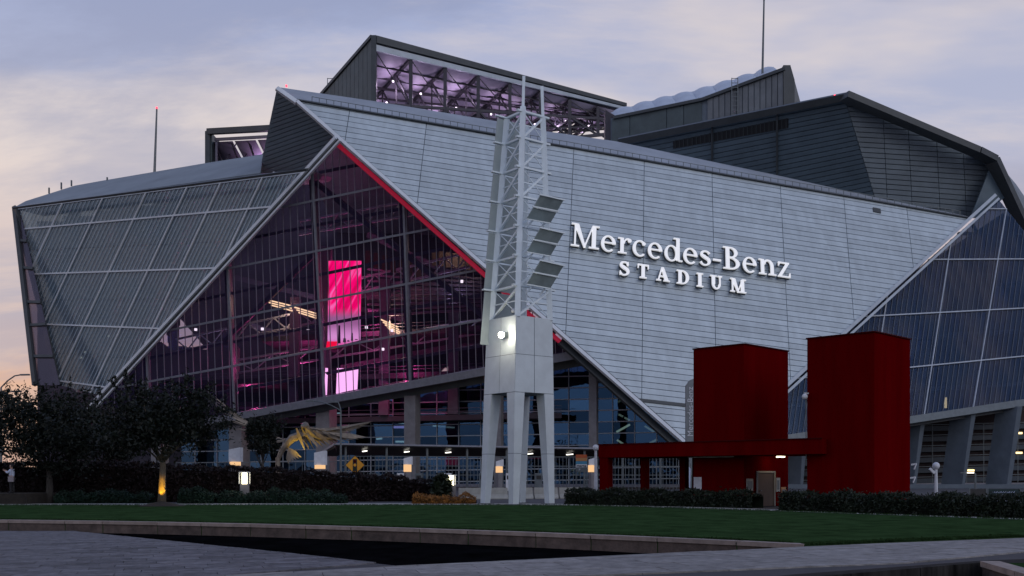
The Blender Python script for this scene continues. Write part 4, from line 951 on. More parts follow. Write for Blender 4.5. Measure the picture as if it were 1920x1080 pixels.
# angular lantern boxes
for i, (x, y, Y, sc_) in enumerate(((441, 873, 118, .9), (600, 879, 118, .85), (764, 881, 122, .62), (936, 884, 124, .55), (1110, 882, 124, .6), (1284, 876, 124, .7))):
    p = gp(x, Y, 0); zt = at(x, y - 34 * sc_ if i > 1 else y - 30, Y)[2]; zm = at(x, y - 8, Y)[2]; w = 1.15 * sc_
    lb = thing('lantern_box', p, ['angular white lantern box beside the bird sculpture', 'angular white lantern box at the end of the canopy', 'amber glowing lantern box behind the yellow sign', 'amber glowing lantern box seen between the tower legs', 'amber glowing lantern box beside the striped sign', 'amber glowing lantern box under the red canopy'][i], 'lantern')
    MB().box(p, w * .9, w * .9, zm - (1.2 * sc_ if i > 1 else .5), .5).build('plinth', 'concrete', lb)
    b0 = zm - (1.2 * sc_ if i > 1 else .5)
    MB().box(V(p[0], p[1], b0), w, w, 1.4 * sc_ if i > 1 else .45, .5).build('glowing_panel', 'lamp_amber', lb)
    zz_ = b0 + (1.4 * sc_ if i > 1 else .45)
    MB().prism([V(p[0] - w * .62, p[1] - w * .4, zz_), V(p[0] + w * .62, p[1] - w * .4, zz_), V(p[0] + w * .62, p[1] - w * .4, zt + .25), V(p[0] - w * .62, p[1] - w * .4, zt)], V(.15, w * .8, 0)).build('hood', 'white_paint', lb)
# bollard lamps
for i, (x, Y, zt, lab) in enumerate(((458.5, 72.5, 2.2, 'stone bollard lamp glowing white in front of the dark reddish hedge'), (845.5, 74, 2.0, 'stone bollard lamp glowing white beside the orange flower bed'))):
    p = gp(x, Y); bl_ = thing('bollard_lamp', p, lab, 'lamp'); z1 = zt - .85 if i == 0 else zt - .75
    MB().box(p, .62, .62, z1, .3).build('stone_base', 'concrete', bl_); MB().box(p + V(0, 0, z1), .34, .34, zt - z1 - .05, .3).build('lamp_glass', 'lamp_warm', bl_)
    for dx, dy in ((-.3, -.3), (.3, -.3), (.3, .3), (-.3, .3)): MB().bar(p + V(dx, dy, z1), p + V(dx, dy, zt), .05).build('frame_bar', 'white_paint', bl_)
    MB().box(p + V(0, 0, zt - .04), .7, .7, .05, .3).build('cap', 'white_paint', bl_)
    lamp('lamp_light', p + V(0, -.5, z1 + .4), (1, .9, .65), 12, .15, bl_)
# concrete barriers
for i in range(5):
    a = gp(860 + 47 * i, 84 + i * .8) ; b = gp(904 + 47 * i, 84.6 + i * .8); d = unit(b - a); n_ = V(d[1], -d[0], 0)
    prof = [(-.32, 0), (.32, 0), (.32, .1), (.14, .4), (.10, .95), (-.10, .95), (-.14, .4), (-.32, .1)]
    tag(MB().prism([a + n_ * u + V(0, 0, v) for u, v in prof], b - a).build('concrete_barrier', 'path'), 'pale concrete road barrier lined up behind the tower legs', 'barrier', 'road barriers behind the tower')
# street lamps
def street_lamp(x, Y, h, arms, label, globe=False, mat='grey_steel'):
    p = gp(x, Y); s_ = thing('street_lamp', p, label, 'street lamp'); MB().tube([p, p + V(0, 0, h)], [.15, .09], 8).build('pole', mat, s_)
    for dx, dz in arms:
        q = p + V(dx, 0, h + dz); MB().tube([p + V(0, 0, h), p + V(dx * .35, 0, h + dz * .55), p + V(dx * .7, 0, h + dz * .92), q], .07, 6).build('arm', mat, s_); MB().bar(q, q + V(.9 * np.sign(dx), 0, .02), .35, .14).build('lamp_head', mat, s_)
    if globe: MB().ball(p + V(0, 0, h + .12), .24).build('globe', 'white_paint', s_, smooth=True)
    return s_
street_lamp(639, 120, 9.6, ((-3.2, 1.1), (-.4, 1.0)), 'tall grey street lamp with curved arms behind the yellow sign')
street_lamp(2, 105, 11.0, ((2.0, 1.3),), 'street lamp with curved arm beside the leftmost dark tree')
street_lamp(-12, 104, 9.6, ((1.9, .9),), 'lower street lamp arm half hidden by the leftmost dark tree')
street_lamp(1117, 76, 3.9, (), 'slim white globe lamp post beside the red canopy post', True, 'white_paint')
s_ = street_lamp(1755, 66, 2.45, (), 'short white globe lamp post with camera behind the right hedge', True, 'white_paint'); MB().bar(gp(1755, 66, 2.1) + V(-.1, 0, 0), gp(1755, 66, 2.3) + V(-.4, 0, .1), .16).build('camera', 'white_paint', s_)
street_lamp(1829, 120, 2.2, ((-.9, .1),), 'dark street lamp lit warm white in front of the tapering columns')
MB().box(gp(1820, 120, 2.35) - V(.15, .3, .1), .7, .3, .12).build('lit_lens', 'lamp_white', bpy.data.objects['street_lamp.005'])
# warning sign
p = gp(666, 96); ws = thing('warning_sign', p, 'yellow diamond sign showing a traffic light', 'sign'); MB().tube([p, p + V(0, 0, 2.2)], .05, 6).build('post', 'grey_steel', ws)
zc = at(666, 872, 96)[2]; r_ = .92
dm = lambda r, y: [p + V(0, y, zc - r), p + V(r, y, zc), p + V(0, y, zc + r), p + V(-r, y, zc)]
MB().prism(dm(r_, -.1), V(0, .03, 0)).build('border', 'black', ws); MB().prism(dm(r_ * .93, -.14), V(0, .03, 0)).build('board', 'yellow', ws)
MB().prism([p + V(-.2, -.17, zc - .56), p + V(.2, -.17, zc - .56), p + V(.2, -.17, zc + .56), p + V(-.2, -.17, zc + .56)], V(0, .025, 0)).build('signal_symbol', 'black', ws)
for dz, mt in ((.35, 'red_dark'), (0, 'yellow'), (-.35, 'leaf_low')): MB().tube([p + V(0, -.2, zc + dz), p + V(0, -.18, zc + dz)], .14, 10).build('symbol_dot', mt, ws)
# striped station sign
p = gp(1090, 80); ms = thing('station_sign', p, 'station sign with orange ochre and blue stripes over a white name band', 'sign')
for dx in (-.42, .42): MB().bar(p + V(dx, 0, 0), p + V(dx, 0, 2.9), .06).build('post', 'grey_steel', ms)
zt = at(1090, 852, 80)[2]
for k, (mt, hh) in enumerate((('orange', .27), ('ochre', .25), ('sky_blue', .24), ('white_paint', .26), ('grey_steel', .35))):
    MB().box(p + V(0, -.08, zt - hh), .88, .06, hh - .012).build('stripe', mt, ms); zt -= hh
def text(body, loc, size, mat, parent, name='lettering', rot=(math.pi / 2, 0, 0), ext=.01, bold=False):
    c = bpy.data.curves.new(name, 'FONT'); c.body = body; c.size = size; c.align_x = 'CENTER'; c.align_y = 'CENTER'; c.extrude = ext
    if bold: c.offset = .012 * size
    o = bpy.data.objects.new(name, c); COL.objects.link(o); o.rotation_euler = rot; o.location = loc
    dg = bpy.context.evaluated_depsgraph_get(); me = bpy.data.meshes.new_from_object(o.evaluated_get(dg)); o2_ = link_mesh(name, me, M[mat], parent, np.array(loc) - off_of(parent)); o2_.rotation_euler = rot
    bpy.data.objects.remove(o); return o2_
text('marta', p + V(0, -.125, at(1090, 852, 80)[2] - .89), .32, 'black', ms, bold=True)
text('P', p + V(-.15, -.125, at(1090, 852, 80)[2] - 1.2), .24, 'white_paint', ms)
# grey pylon with vertical lettering
p = gp(1295, 100); py_ = thing('banner_pylon', p, 'tall slim grey pylon with vertical lettering beside the shorter red block', 'pylon')
zt = at(1295, 713, 100)[2]; MB().prism([V(p[0] - .45, 100, 2), V(p[0] + .9, 100, 2), V(p[0] + .9, 100, zt + .4), V(p[0] - .1, 100, zt), V(p[0] - .45, 100, zt - .5)], V(0, .5, 0)).build('panel', 'pylon', py_)
MB().box(p, 1.0, .5, 2.0).build('foot', 'grey_steel', py_)
text('Mercedes-Benz', V(p[0] - .02, 99.96, at(1295, 772, 100)[2]), .78, 'white_paint', py_, rot=(math.pi / 2, -math.pi / 2, 0))
p = gp(1288, 96); bn = thing('feather_banner', p, 'white and blue banner beside the foot of the shorter red block', 'banner'); MB().prism([p + V(-.3, 0, .2), p + V(.3, 0, .2), p + V(.35, 0, 2.6), p + V(-.1, 0, 3.2), p + V(-.35, 0, 1.6)], V(0, .08, 0)).build('cloth', 'shirt', bn); MB().bar(p + V(.34, .04, 0), p + V(.36, .04, 3.1), .06).build('pole', 'grey_steel', bn)
# dark fence banners on the right
for i, (x0, x1) in enumerate(((1818, 1849), (1852, 1912))):
    p = gp((x0 + x1) / 2, 90); a, b = gp(x0, 90), gp(x1, 90); z0, z1 = at(0, 938, 90)[2], at(0, 917, 90)[2]
    fb = thing('fence_banner', p * V(1, 1, 0), ['plain dark banner on a frame behind the right hedge', 'dark teal banner with pale script behind the right hedge'][i], 'banner')
    MB().prism([a + V(.05, 0, z0), b + V(-.05, 0, z0), b + V(-.05, 0, z1), a + V(.05, 0, z1)], V(0, .06, 0)).build('cloth', 'black' if i == 0 else 'banner', fb)
    for q in (a, b): MB().bar(q, q + V(0, 0, z1 + .05), .08).build('frame_post', 'grey_steel', fb)
    if i:
        m = MB()
        for ln_, zf in ((0, .66), (1, .4)):
            for k in range(16): q = a + (b - a) * (.14 + .045 * k + .05 * ln_); m.bar(q + V(0, -.03, z0 + (z1 - z0) * zf), q + V(.06 + .05 * (k % 3), -.03, z0 + (z1 - z0) * (zf + .09 + .05 * (k % 2))), .03)
        m.build('script_lettering', 'shirt', fb)
# ================================================================== bird sculpture of bent metal blades
p = gp(545, 128); bd = thing('bird_sculpture', p, 'big metal bird sculpture with spread wings lit yellow from below', 'sculpture')
def blade_leaf(m, a, b, w, nrm):
    a = np.array(a); b = np.array(b); d = unit(b - a); s_ = unit(np.cross(d, nrm)); mid = a + (b - a) * .45
    m.prism([a - s_ * w * .2, mid - s_ * w * .5, b, mid + s_ * w * .5, a + s_ * w * .2], unit(nrm) * .06)
Bp = lambda x, y, dy=0.0: at(x, y, 128 + dy)
MB().tube([Bp(628, 822), Bp(600, 820), Bp(575, 812), Bp(548, 822), Bp(530, 842), Bp(521, 862)], [.12, .3, .5, .55, .4, .25], 7).build('body', 'bronze', bd, smooth=False)
wl = MB(); wr = MB()
for k in range(15):
    t = k / 14; blade_leaf(wr, Bp(556 + 74 * t, 803 + 10 * t, -.9 + .5 * (k % 2)), Bp(572 + 118 * t, 846 - 26 * t, -.3 +   .9 * (k % 3)), .5, V(-.4 + .5 * (k % 2), -1, .3))
    blade_leaf(wr, Bp(570 + 40 * t, 800 + 8 * t, -.2), Bp(640 + 60 * t, 822 - 32 * t, .8), .36, V(.2, -1, .5 - .4 * (k % 2)))
for k in range(13):
    t = k / 12; blade_leaf(wl, Bp(540 - 62 * t, 826 - 22 * t, -.6 * (k % 2)), Bp(470 - 84 * t, 838 - 106 * t + 10 * (k % 2), -1.5 + .5 * (k % 3)), .24, V(.3 * (k % 2), -1, .3))
wl.build('left_wing', 'bronze', bd); wr.build('right_wing', 'bronze', bd)
MB().tube([Bp(575, 808), Bp(571, 798, -.4), Bp(566, 800, -1.2)], [.6, .55, .1], 8).build('head', 'bronze', bd)
tl = MB()
for k in range(6): blade_leaf(tl, Bp(540, 840 + 2 * k), Bp(566 - 5 * k, 858 + 2.5 * k), .55, V(.1, -1, .1 * k))
tl.build('tail', 'bronze', bd)
MB().tube([Bp(521, 858), gp(521, 128)], [.3, .35], 8).build('leg', 'bronze', bd); MB().box(gp(524, 128), 3, 2, .8).build('plinth', 'concrete', bd)
lamp('uplight', at(548, 868, 125.5), (1, .66, .08), 900, .2, bd, 95, Bp(580, 815), .8)
# ================================================================== white lighting tower
tw = thing('lighting_tower', gp(970, 70), 'tall white steel lighting tower with panelled body on four tapered legs', 'tower')
X0, Y0 = .365, 70.0; PW = [(0, .365, 2.55), (7.48, .46, 2.40), (12.58, .52, 2.25)]
def dirs(): return {'front': V(-.115, -.993, 0), 'right': V(.993, -.115, 0), 'back': V(.115, .993, 0), 'left': V(-.993, .115, 0)}
DR = dirs()
def corner(n, z, lat=False):
    if lat: t = (z - 12.58) / 13.9; c, h = .60 + .28 * t, 2.0 - .76 * t
    else:
        (z0, c0_, h0), (z1, c1_, h1) = (PW[0], PW[1]) if z <= 7.48 else (PW[1], PW[2]); t = (z - z0) / (z1 - z0); c, h = c0_ + (c1_ - c0_) * t, h0 + (h1 - h0) * t
    return V(c, Y0, z) + DR[n] * h
ring = ['front', 'right', 'back', 'left']
for n in ring:
    leg = MB(); i = ring.index(n); e_in = [unit(DR[ring[(i + 1) % 4]] - DR[n]), unit(DR[ring[i - 1]] - DR[n])]
    def sq(z, w): c = corner(n, z); return [c, c + e_in[0] * w, c + e_in[0] * w + e_in[1] * w, c + e_in[1] * w]
    lo, hi = sq(0, .47), sq(7.47, .84)
    leg.add(lo + hi, [(3, 2, 1, 0), (4, 5, 6, 7)] + [(k, (k + 1) % 4, (k + 1) % 4 + 4, k + 4) for k in range(4)]); lg = leg.build('leg', 'tower', tw)
    m = MB(); lo, hi = sq(3.4, .638), sq(3.43, .64); cc = sum(lo) / 4; lo = [cc + (q - cc) * 1.012 for q in lo]; hi = [q + V(0, 0, .03) for q in lo]
    m.add(lo + hi, [(3, 2, 1, 0), (4, 5, 6, 7)] + [(k, (k + 1) % 4, (k + 1) % 4 + 4, k + 4) for k in range(4)]).build('splice_joint', 'joint', lg)
    m = MB(); m.box(corner(n, 0) + (e_in[0] + e_in[1]) * .26, .8, .8, .06, math.radians(45 + 6)).build('base_plate', 'grey_steel', lg)
core = MB(); lo = [corner(n, 7.5) * V(1, 1, 1) for n in ring]; hi = [corner(n, 12.5) for n in ring]
sh = lambda q: V(.49, Y0, q[2]) + (q - V(.49, Y0, q[2])) * .985
core.add([sh(q) for q in lo + hi], [(3, 2, 1, 0), (4, 5, 6, 7)] + [(k, (k + 1) % 4, (k + 1) % 4 + 4, k + 4) for k in range(4)]); core = core.build('body', 'joint', tw)
for i in range(4):
    a, b = ring[i], ring[(i + 1) % 4]
    for z0, z1 in ((7.5, 10.0), (10.03, 12.58)):
        for t0, t1 in ((0.0, .49), (.504, 1.0)):
            q = [corner(a, z0) * (1 - t0) + corner(b, z0) * t0, corner(a, z0) * (1 - t1) + corner(b, z0) * t1, corner(a, z1) * (1 - t1) + corner(b, z1) * t1, corner(a, z1) * (1 - t0) + corner(b, z1) * t0]
            nn = unit(np.cross(q[1] - q[0], q[3] - q[0])); MB().prism(q, -nn * .02 if np.dot(nn, DR[a] + DR[b]) > 0 else nn * .02).build('panel', 'tower', core)
lv = [12.58, 14.6, 16.6, 18.6, 20.6, 22.6, 24.6, 26.4]
tops = {'front': 27.9, 'right': 27.6, 'left': 26.4, 'back': 26.2}
for n in ring: MB().bar(corner(n, 12.5, True), corner(n, tops[n] - (1.2 if n in ('front', 'right') else 0), True), .36 if n != 'right' else .32, .36, DR[n]).build('mast', 'tower_mast', tw)
for n in ('front', 'right'): MB().bar(corner(n, 26.2, True), corner(n, tops[n] + .9, True), .2).build('mast_tip', 'tower_mast', tw)
for z in lv[1:]:
    for a, b, ex in (('front', 'right', .5), ('left', 'front', .05)):
        p, q = corner(a, z, True), corner(b, z, True); d = unit(q - p); MB().bar(p - d * ex, q + d * ex, .22, .13).build('ledger', 'tower_mast', tw)
for z0, z1 in zip(lv[:-1], lv[1:]):
    for a, b in (('left', 'front'), ('front', 'right')):
        MB().bar(corner(a, z0, True), corner(b, z1 - .1, True), .17, .13).build('diagonal_brace', 'tower_mast', tw)
        m = MB(); m.bar(corner(a, z1, True), corner(b, z0 + .1, True), .045); m.build('tie_rod', 'tower_mast', tw)
    zm = (z0 + z1) / 2
    for a, b in (('left', 'front'), ('front', 'right')): MB().bar(corner(a, zm, True), corner(b, zm, True), .07).build('thin_rail', 'tower_mast', tw)
    # clad back-left side, running past the left mast
    l0, l1, k0, k1 = corner('left', z0, True), corner('left', z1, True), corner('back', z0, True), corner('back', z1, True); d = unit(l0 - k0)
    low = z0 - (1.6 if z0 == 12.58 else 0); l00 = corner('left', 12.58, True) - V(.15, 0, 1.7) if z0 == 12.58 else l0
    MB().prism([k0, l0, l1 - V(0, 0, .12), k1 - V(0, 0, .12)], V(-.03, .05, 0)).build('clad_panel', 'tower_clad', tw)
    MB().prism([l0 + d * .25 - (V(.06, 0, 1.7) if z0 == 12.58 else 0), l0 + d * .85 - (V(.1, 0, 1.7) if z0 == 12.58 else 0), l1 + d * .8 - V(0, 0, .12), l1 + d * .22 - V(0, 0, .12)], V(-.03, .05, 0)).build('fin_panel', 'tower_clad', tw)
    MB().bar(l1 + d * .95, l1 - d * .1, .25, .1).build('fin_ledger', 'tower_mast', tw)
for k, yy in enumerate((365, 427, 488)):
    for j in range(2):
        a, b = at(1014 - 13 * j, yy + 22.5 * j, 66.9 + .35 * j), at(1057 - 12 * j, yy + 10 + 21 * j, 68.1 + .35 * j); dn = V(-.46, .36, -.72)
        MB().prism([a, b, b + dn, a + dn], unit(np.cross(b - a, dn)) * .06).build('tilted_board', 'tower_board', tw)
        MB().bar(a - (b - a) * .05, b + (b - a) * .05, .09).bar(a + dn, b + dn, .07).build('board_frame', 'tower_mast', tw)
    a = at(985, yy + 62, 68.3); MB().bar(at(1036, yy + 12, 67.8), a, .1).bar(at(1046, yy + 14, 68.3), at(1012, yy + 66, 68.9), .1).build('board_bracket', 'tower_mast', tw)
fl = at(941, 628, 68.0); fo = MB().bar(fl + V(.25, .35, .02), fl + V(0, .1, 0), .34, .34).build('floodlight', 'grey_steel', tw); MB().ball(fl + V(-.03, -.02, 0), .2, 10).build('floodlight_lens', 'flood', fo, smooth=True)
lamp('floodlight_light', fl + V(-.1, -.45, 0), (1, .9, .7), 45, .15, tw)
q = at(963, 583, 68.4); fo = MB().tube([q + V(0, .3, 0), q], [.1, .2], 10).build('unlit_spotlight', 'grey_steel', tw); MB().ball(q + V(0, -.02, 0), .17, 10).build('spotlight_lens', 'white_paint', fo, smooth=True)
# ================================================================== red building
ea, eb = V(-.7071, .7071, 0), V(.7071, .7071, 0)
rbd = thing('red_building', (15, 62, 0), 'dark red stucco station entrance with two blocks joined by a canopy', 'building')
def red_block(c, la, lb, h, name, lab):
    c = np.array(c); o = MB().prism([c, c + ea * la, c + ea * la + eb * lb, c + eb * lb][::-1], V(0, 0, h)).build(name, 'red', rbd); o['label'] = lab
    b = o.modifiers.new('bevel', 'BEVEL'); b.width = .03; b.segments = 2
    rim = MB(); P4 = [c, c + ea * la, c + ea * la + eb * lb, c + eb * lb]
    for k in range(4): rim.bar(P4[k] + V(0, 0, h + .02), P4[(k + 1) % 4] + V(0, 0, h + .02), .16, .06)
    rim.build('parapet_cap', 'red_dark', o); return o
c2 = V(19.83, 56, 0); c1_ = V(14.27, 62.97, 0)
red_block(c2, 4.06, 4.51, 9.8, 'tall_block', 'taller red block at the end of the canopy'); lbk = red_block(c1_, 3.75, 5.27, 10.03, 'short_block', 'red block behind the canopy with the tan door')
f0, f1 = V(17.47, 57.65, 0), V(5.85, 69.27, 0)
MB().prism([f0 + V(0, 0, 3.16), f1 + V(0, 0, 3.16), f1 + eb * 5.2 + V(0, 0, 3.16), f0 + eb * 5.2 + V(0, 0, 3.16)], V(0, 0, .87)).build('canopy', 'red', rbd)
MB().bar(f0 + V(0, 0, 4.05), f1 + V(0, 0, 4.05), .14, .05).build('canopy_edge', 'red_dark', rbd)
def post(p, w, d): MB().prism([p, p + ea * w, p + ea * w + eb * d, p + eb * d][::-1], V(0, 0, 3.155)).build('post', 'red', rbd)
post(f1 - ea * .75 + eb * .06, .7, .55); post(f1 - ea * 4.1 + eb * 4.2, .45, .45); post(f1 - ea * 4.55 + eb * 4.8, .3, .3); post(f1 - ea * .6 + eb * 4.4, .45, .45)
# door and notices on the right face of the short block
def onR(s, z, o_=0.0): return c1_ + eb * s + V(0, 0, z) - ea * o_
dr = MB().prism([onR(1.48, .02, .03), onR(3.45, .02, .03), onR(3.45, 2.12, .03), onR(1.48, 2.12, .03)], ea * .1).build('door', 'door', rbd); dr['label'] = 'tan door standing in the red wall'
MB().bar(onR(1.42, 0, .05), onR(1.42, 2.2, .05), .1).bar(onR(3.5, 0, .05), onR(3.5, 2.2, .05), .1).bar(onR(1.38, 2.18, .05), onR(3.54, 2.18, .05), .1).build('door_frame', 'path', dr)
MB().bar(onR(1.7, 1.0, .10), onR(1.85, 1.0, .10), .06).build('handle', 'grey_steel', dr)
for s0, s1, z0, z1, mt in ((.25, 1.0, 1.0, 1.75, 'path'), (3.75, 4.2, .9, 1.8, 'path'), (4.35, 5.0, .45, 1.2, 'ochre')):
    n_ = MB().prism([onR(s0, z0, .03), onR(s1, z0, .03), onR(s1, z1, .03), onR(s0, z1, .03)], ea * .04).build('notice', mt, rbd)
    MB().prism([onR(s0 + .1, z0 + .15, .04), onR(s1 - .1, z0 + .15, .04), onR(s1 - .1, z1 - .15, .04), onR(s0 + .1, z1 - .15, .04)], ea * .009).build('notice_print', 'grey_steel', n_)
def onL(s, z, o_=0.0): return c1_ + ea * s + V(0, 0, z) - eb * o_
MB().prism([onL(3.1, 1.0, .03), onL(3.7, 1.0, .03), onL(3.7, 1.85, .03), onL(3.1, 1.85, .03)], eb * .04).build('notice', 'white_paint', rbd)
q = onR(2.6, 3.08, 1.0); MB().box(q, .55, .3, .08, .78).build('ceiling_lamp', 'lamp_warm', rbd); lamp('ceiling_light', q - V(0, 0, .15), (1, .75, .45), 9, .1, rbd)
MB().tube([onL(.2, 3.10, .8), onL(3.6, 3.10, .8)], .035, 6).build('conduit', 'path', rbd)
# dome camera on the tall block, flood lamps on its far side
q = at(1509, 742, 58.5); dc = MB().bar(q + V(.25, .2, .15), q + V(0, 0, .15), .08).build('dome_camera', 'white_paint', rbd); MB().ball(q - V(0, 0, .05), .17, 10).build('dome', 'white_paint', dc, smooth=True)
MB().tube([q + V(.1, .1, -.1), q + V(.1, .1, -4.0)], .03, 6).build('conduit', 'grey_steel', rbd)
for x, y in ((1713, 873), (1711, 898)): q = at(x, y, 59.5); MB().bar(q + V(-.15, 0, .05), q + V(.15, -.1, .1), .1).bar(q + V(.1, -.1, .1), q + V(-.02, -.1, -.22), .14, .06).build('wall_lamp', 'white_paint', rbd)
# tables under the canopy
for i in range(4):
    p = f1 - ea * (2.0 + 2.1 * i) + eb * 8.5; tb = thing('picnic_table', p, 'dark metal picnic table behind the red canopy posts', 'table', 'tables behind the red canopy'); MB().box(p + V(0, 0, .72), 1.6, .8, .05, .6).build('top', 'black', tb)
    for s_ in (-.6, .6): MB().box(p + V(s_, .4 * s_, 0), .08, .6, .72, .6).build('leg', 'black', tb)
    for s_ in (-.7, .7): MB().box(p + V(-.5 * s_, .8 * s_, .42), 1.6, .28, .05, .6).build('bench', 'black', tb)
p = gp(1096, 78); bn_ = thing('litter_bin', p, 'dark round litter bin below the striped station sign', 'bin'); MB().tube([p, p + V(0, 0, .9)], [.28, .36], 12).build('drum', 'grey_steel', bn_); MB().tube([p + V(0, 0, .9), p + V(0, 0, 1.05)], [.38, .3], 12).build('lid', 'black', bn_)
# ================================================================== planting
def leaves(name, pts, size, mat, parent=None, squash=1.0, kind=None):
    pts = np.asarray(pts); n = len(pts); a = rng.normal(size=(n, 3)); a /= np.linalg.norm(a, axis=1)[:, None]; b = rng.normal(size=(n, 3)); b -= a * (a * b).sum(1)[:, None]; b /= np.linalg.norm(b, axis=1)[:, None]
    sz = size * rng.uniform(.6, 1.4, n)[:, None]; off = off_of(parent) if parent else V(0, 0, 0); c = np.cross(a, b) * sz * .18
    v = np.stack([pts - a * sz, pts - b * sz * .42 * squash + c, pts + a * sz, pts + b * sz * .42 * squash + c], 1).reshape(-1, 3) - off
    me = bpy.data.meshes.new(name); me.vertices.add(4 * n); me.vertices.foreach_set('co', v.ravel()); me.loops.add(4 * n); me.loops.foreach_set('vertex_index', np.arange(4 * n)); me.polygons.add(n); me.polygons.foreach_set('loop_start', np.arange(0, 4 * n, 4)); me.update(); me.validate()
    o = link_mesh(name, me, M[mat], parent)
    if kind: o['kind'] = kind
    return o
def tree(p, h0, h1, rad, label, trunk_mat='bark', tr_=.22, nclump=70, per=115, leaf=.14, lean=0.0, fork=2.3):
    t = thing('tree', p, label, 'tree', 'trees along the lawn'); p = np.array(p); tips = []
    wood = MB(); wood.tube([p - V(0, 0, .1), p + V(.04, 0, fork * .5), p + V(lean, .05, fork), p + V(lean * 1.6, 0, h0 + .8)], [tr_ * 1.35, tr_, tr_ * .85, tr_ * .55], 9)
    cz = (h0 + h1) / 2
    for k in range(11):
        ang = k * 2.4 + random.random(); base_ = p + V(lean, 0, fork + (h0 - fork) * random.uniform(.1, 1.1)); el = random.uniform(.3, 1.0); ln = rad * random.uniform(.6, 1.0)
        tip = p + V(math.cos(ang) * ln * (1.1 - .5 * el), math.sin(ang) * ln * (1.1 - .5 * el), h0 + (h1 - h0) * el * .85); mid = (base_ + tip) / 2 + V(0, 0, -.3)
        q1 = base_ + (tip - base_) * .3 + V(random.gauss(0, .15), random.gauss(0, .15), .25); q2 = base_ + (tip - base_) * .65 + V(random.gauss(0, .2), random.gauss(0, .2), .2); wood.tube([base_, q1, q2, tip], [tr_ * .36, tr_ * .24, tr_ * .14, .02], 6); tips.append(tip)
    wood.build('trunk', trunk_mat, t, smooth=True)
    pts = []; lobes = []
    for k in range(7):
        a_ = k * 2.4 + random.random(); r = rad * random.uniform(.25, .62); lobes.append((p + V(math.cos(a_) * r, math.sin(a_) * r, cz + (h1 - h0) * random.uniform(-.22, .24)), rad * random.uniform(.42, .60)))
    lobes.append((p + V(0, 0, cz), rad * .62))
    for k in range(nclump):
        lc, lr = lobes[k % len(lobes)]; d = rng.normal(size=3); d /= np.linalg.norm(d); c = lc + d * lr * random.uniform(.3, 1.05) ** .5 * V(1, 1, (h1 - h0) / (2 * rad) * 1.15)
        s_ = random.uniform(.22, .68) * rad / 3.4; c[2] = max(c[2], p[2] + h0 - .1)
        pts.append(c + rng.normal(size=(per, 3)) * V(s_, s_, s_ * .75))
    for k in range(110):                                         # long upright shoots that roughen the outline
        lc, lr = lobes[k % len(lobes)]; d = rng.normal(size=3); d[2] = abs(d[2]) + .25; d /= np.linalg.norm(d); b_ = lc + d * lr * .85; hh = random.uniform(.6, 1.7); dv = unit(d * V(.5, .5, .2) + V(0, 0, 1))
        pts.append(b_ + rng.normal(size=(26, 3)) * .085 + dv * rng.uniform(0, hh, 26)[:, None])
    leaves('crown', np.concatenate(pts), leaf, 'leaf', t); return t
tree(gp(92, 72.5), 2.1, 8.0, 4.2, 'broad dark tree with a plain grey trunk by the footpath', nclump=110)
t2 = tree(gp(303, 65.8), 2.75, 7.2, 3.65, 'dark tree with its trunk lit yellow by an uplight', 'bark_pale', .22, nclump=95, lean=.06, fork=2.7)
lamp('trunk_uplight', gp(303, 65.8) + V(.3, -1.0, .35), (1, .50, .02), 620, .06, t2, 40, gp(303, 65.8) + V(0, 0, 1.35), .7)
tree(gp(493, 112), 3.9, 8.3, 2.3, 'small slender tree in front of the bird sculpture', 'bark', .16, 40, 130, .15)
tree(gp(-60, 78), 3.0, 8.0, 3.5, 'dark tree half out of view behind the person', nclump=60)
tree(gp(195, 84), 2.6, 6.4, 3.0, 'low dark tree filling the gap between the two broad trees', nclump=60)
mu = MB(); mp2 = gp(303, 65.6)
ringv = [mp2 + V(1.5 * math.cos(a) * random.uniform(.85, 1.1), 1.5 * math.sin(a) * random.uniform(.85, 1.1), .006) for a in np.linspace(0, 2 * math.pi, 18)[:-1]]
mu.add(ringv + [mp2 + V(0, 0, .32)], [(k, (k + 1) % 17, 17) for k in range(17)]); tag(mu.build('mulch_mound', 'soil'), 'dark mulch mound around the foot of the uplit tree', 'mulch')
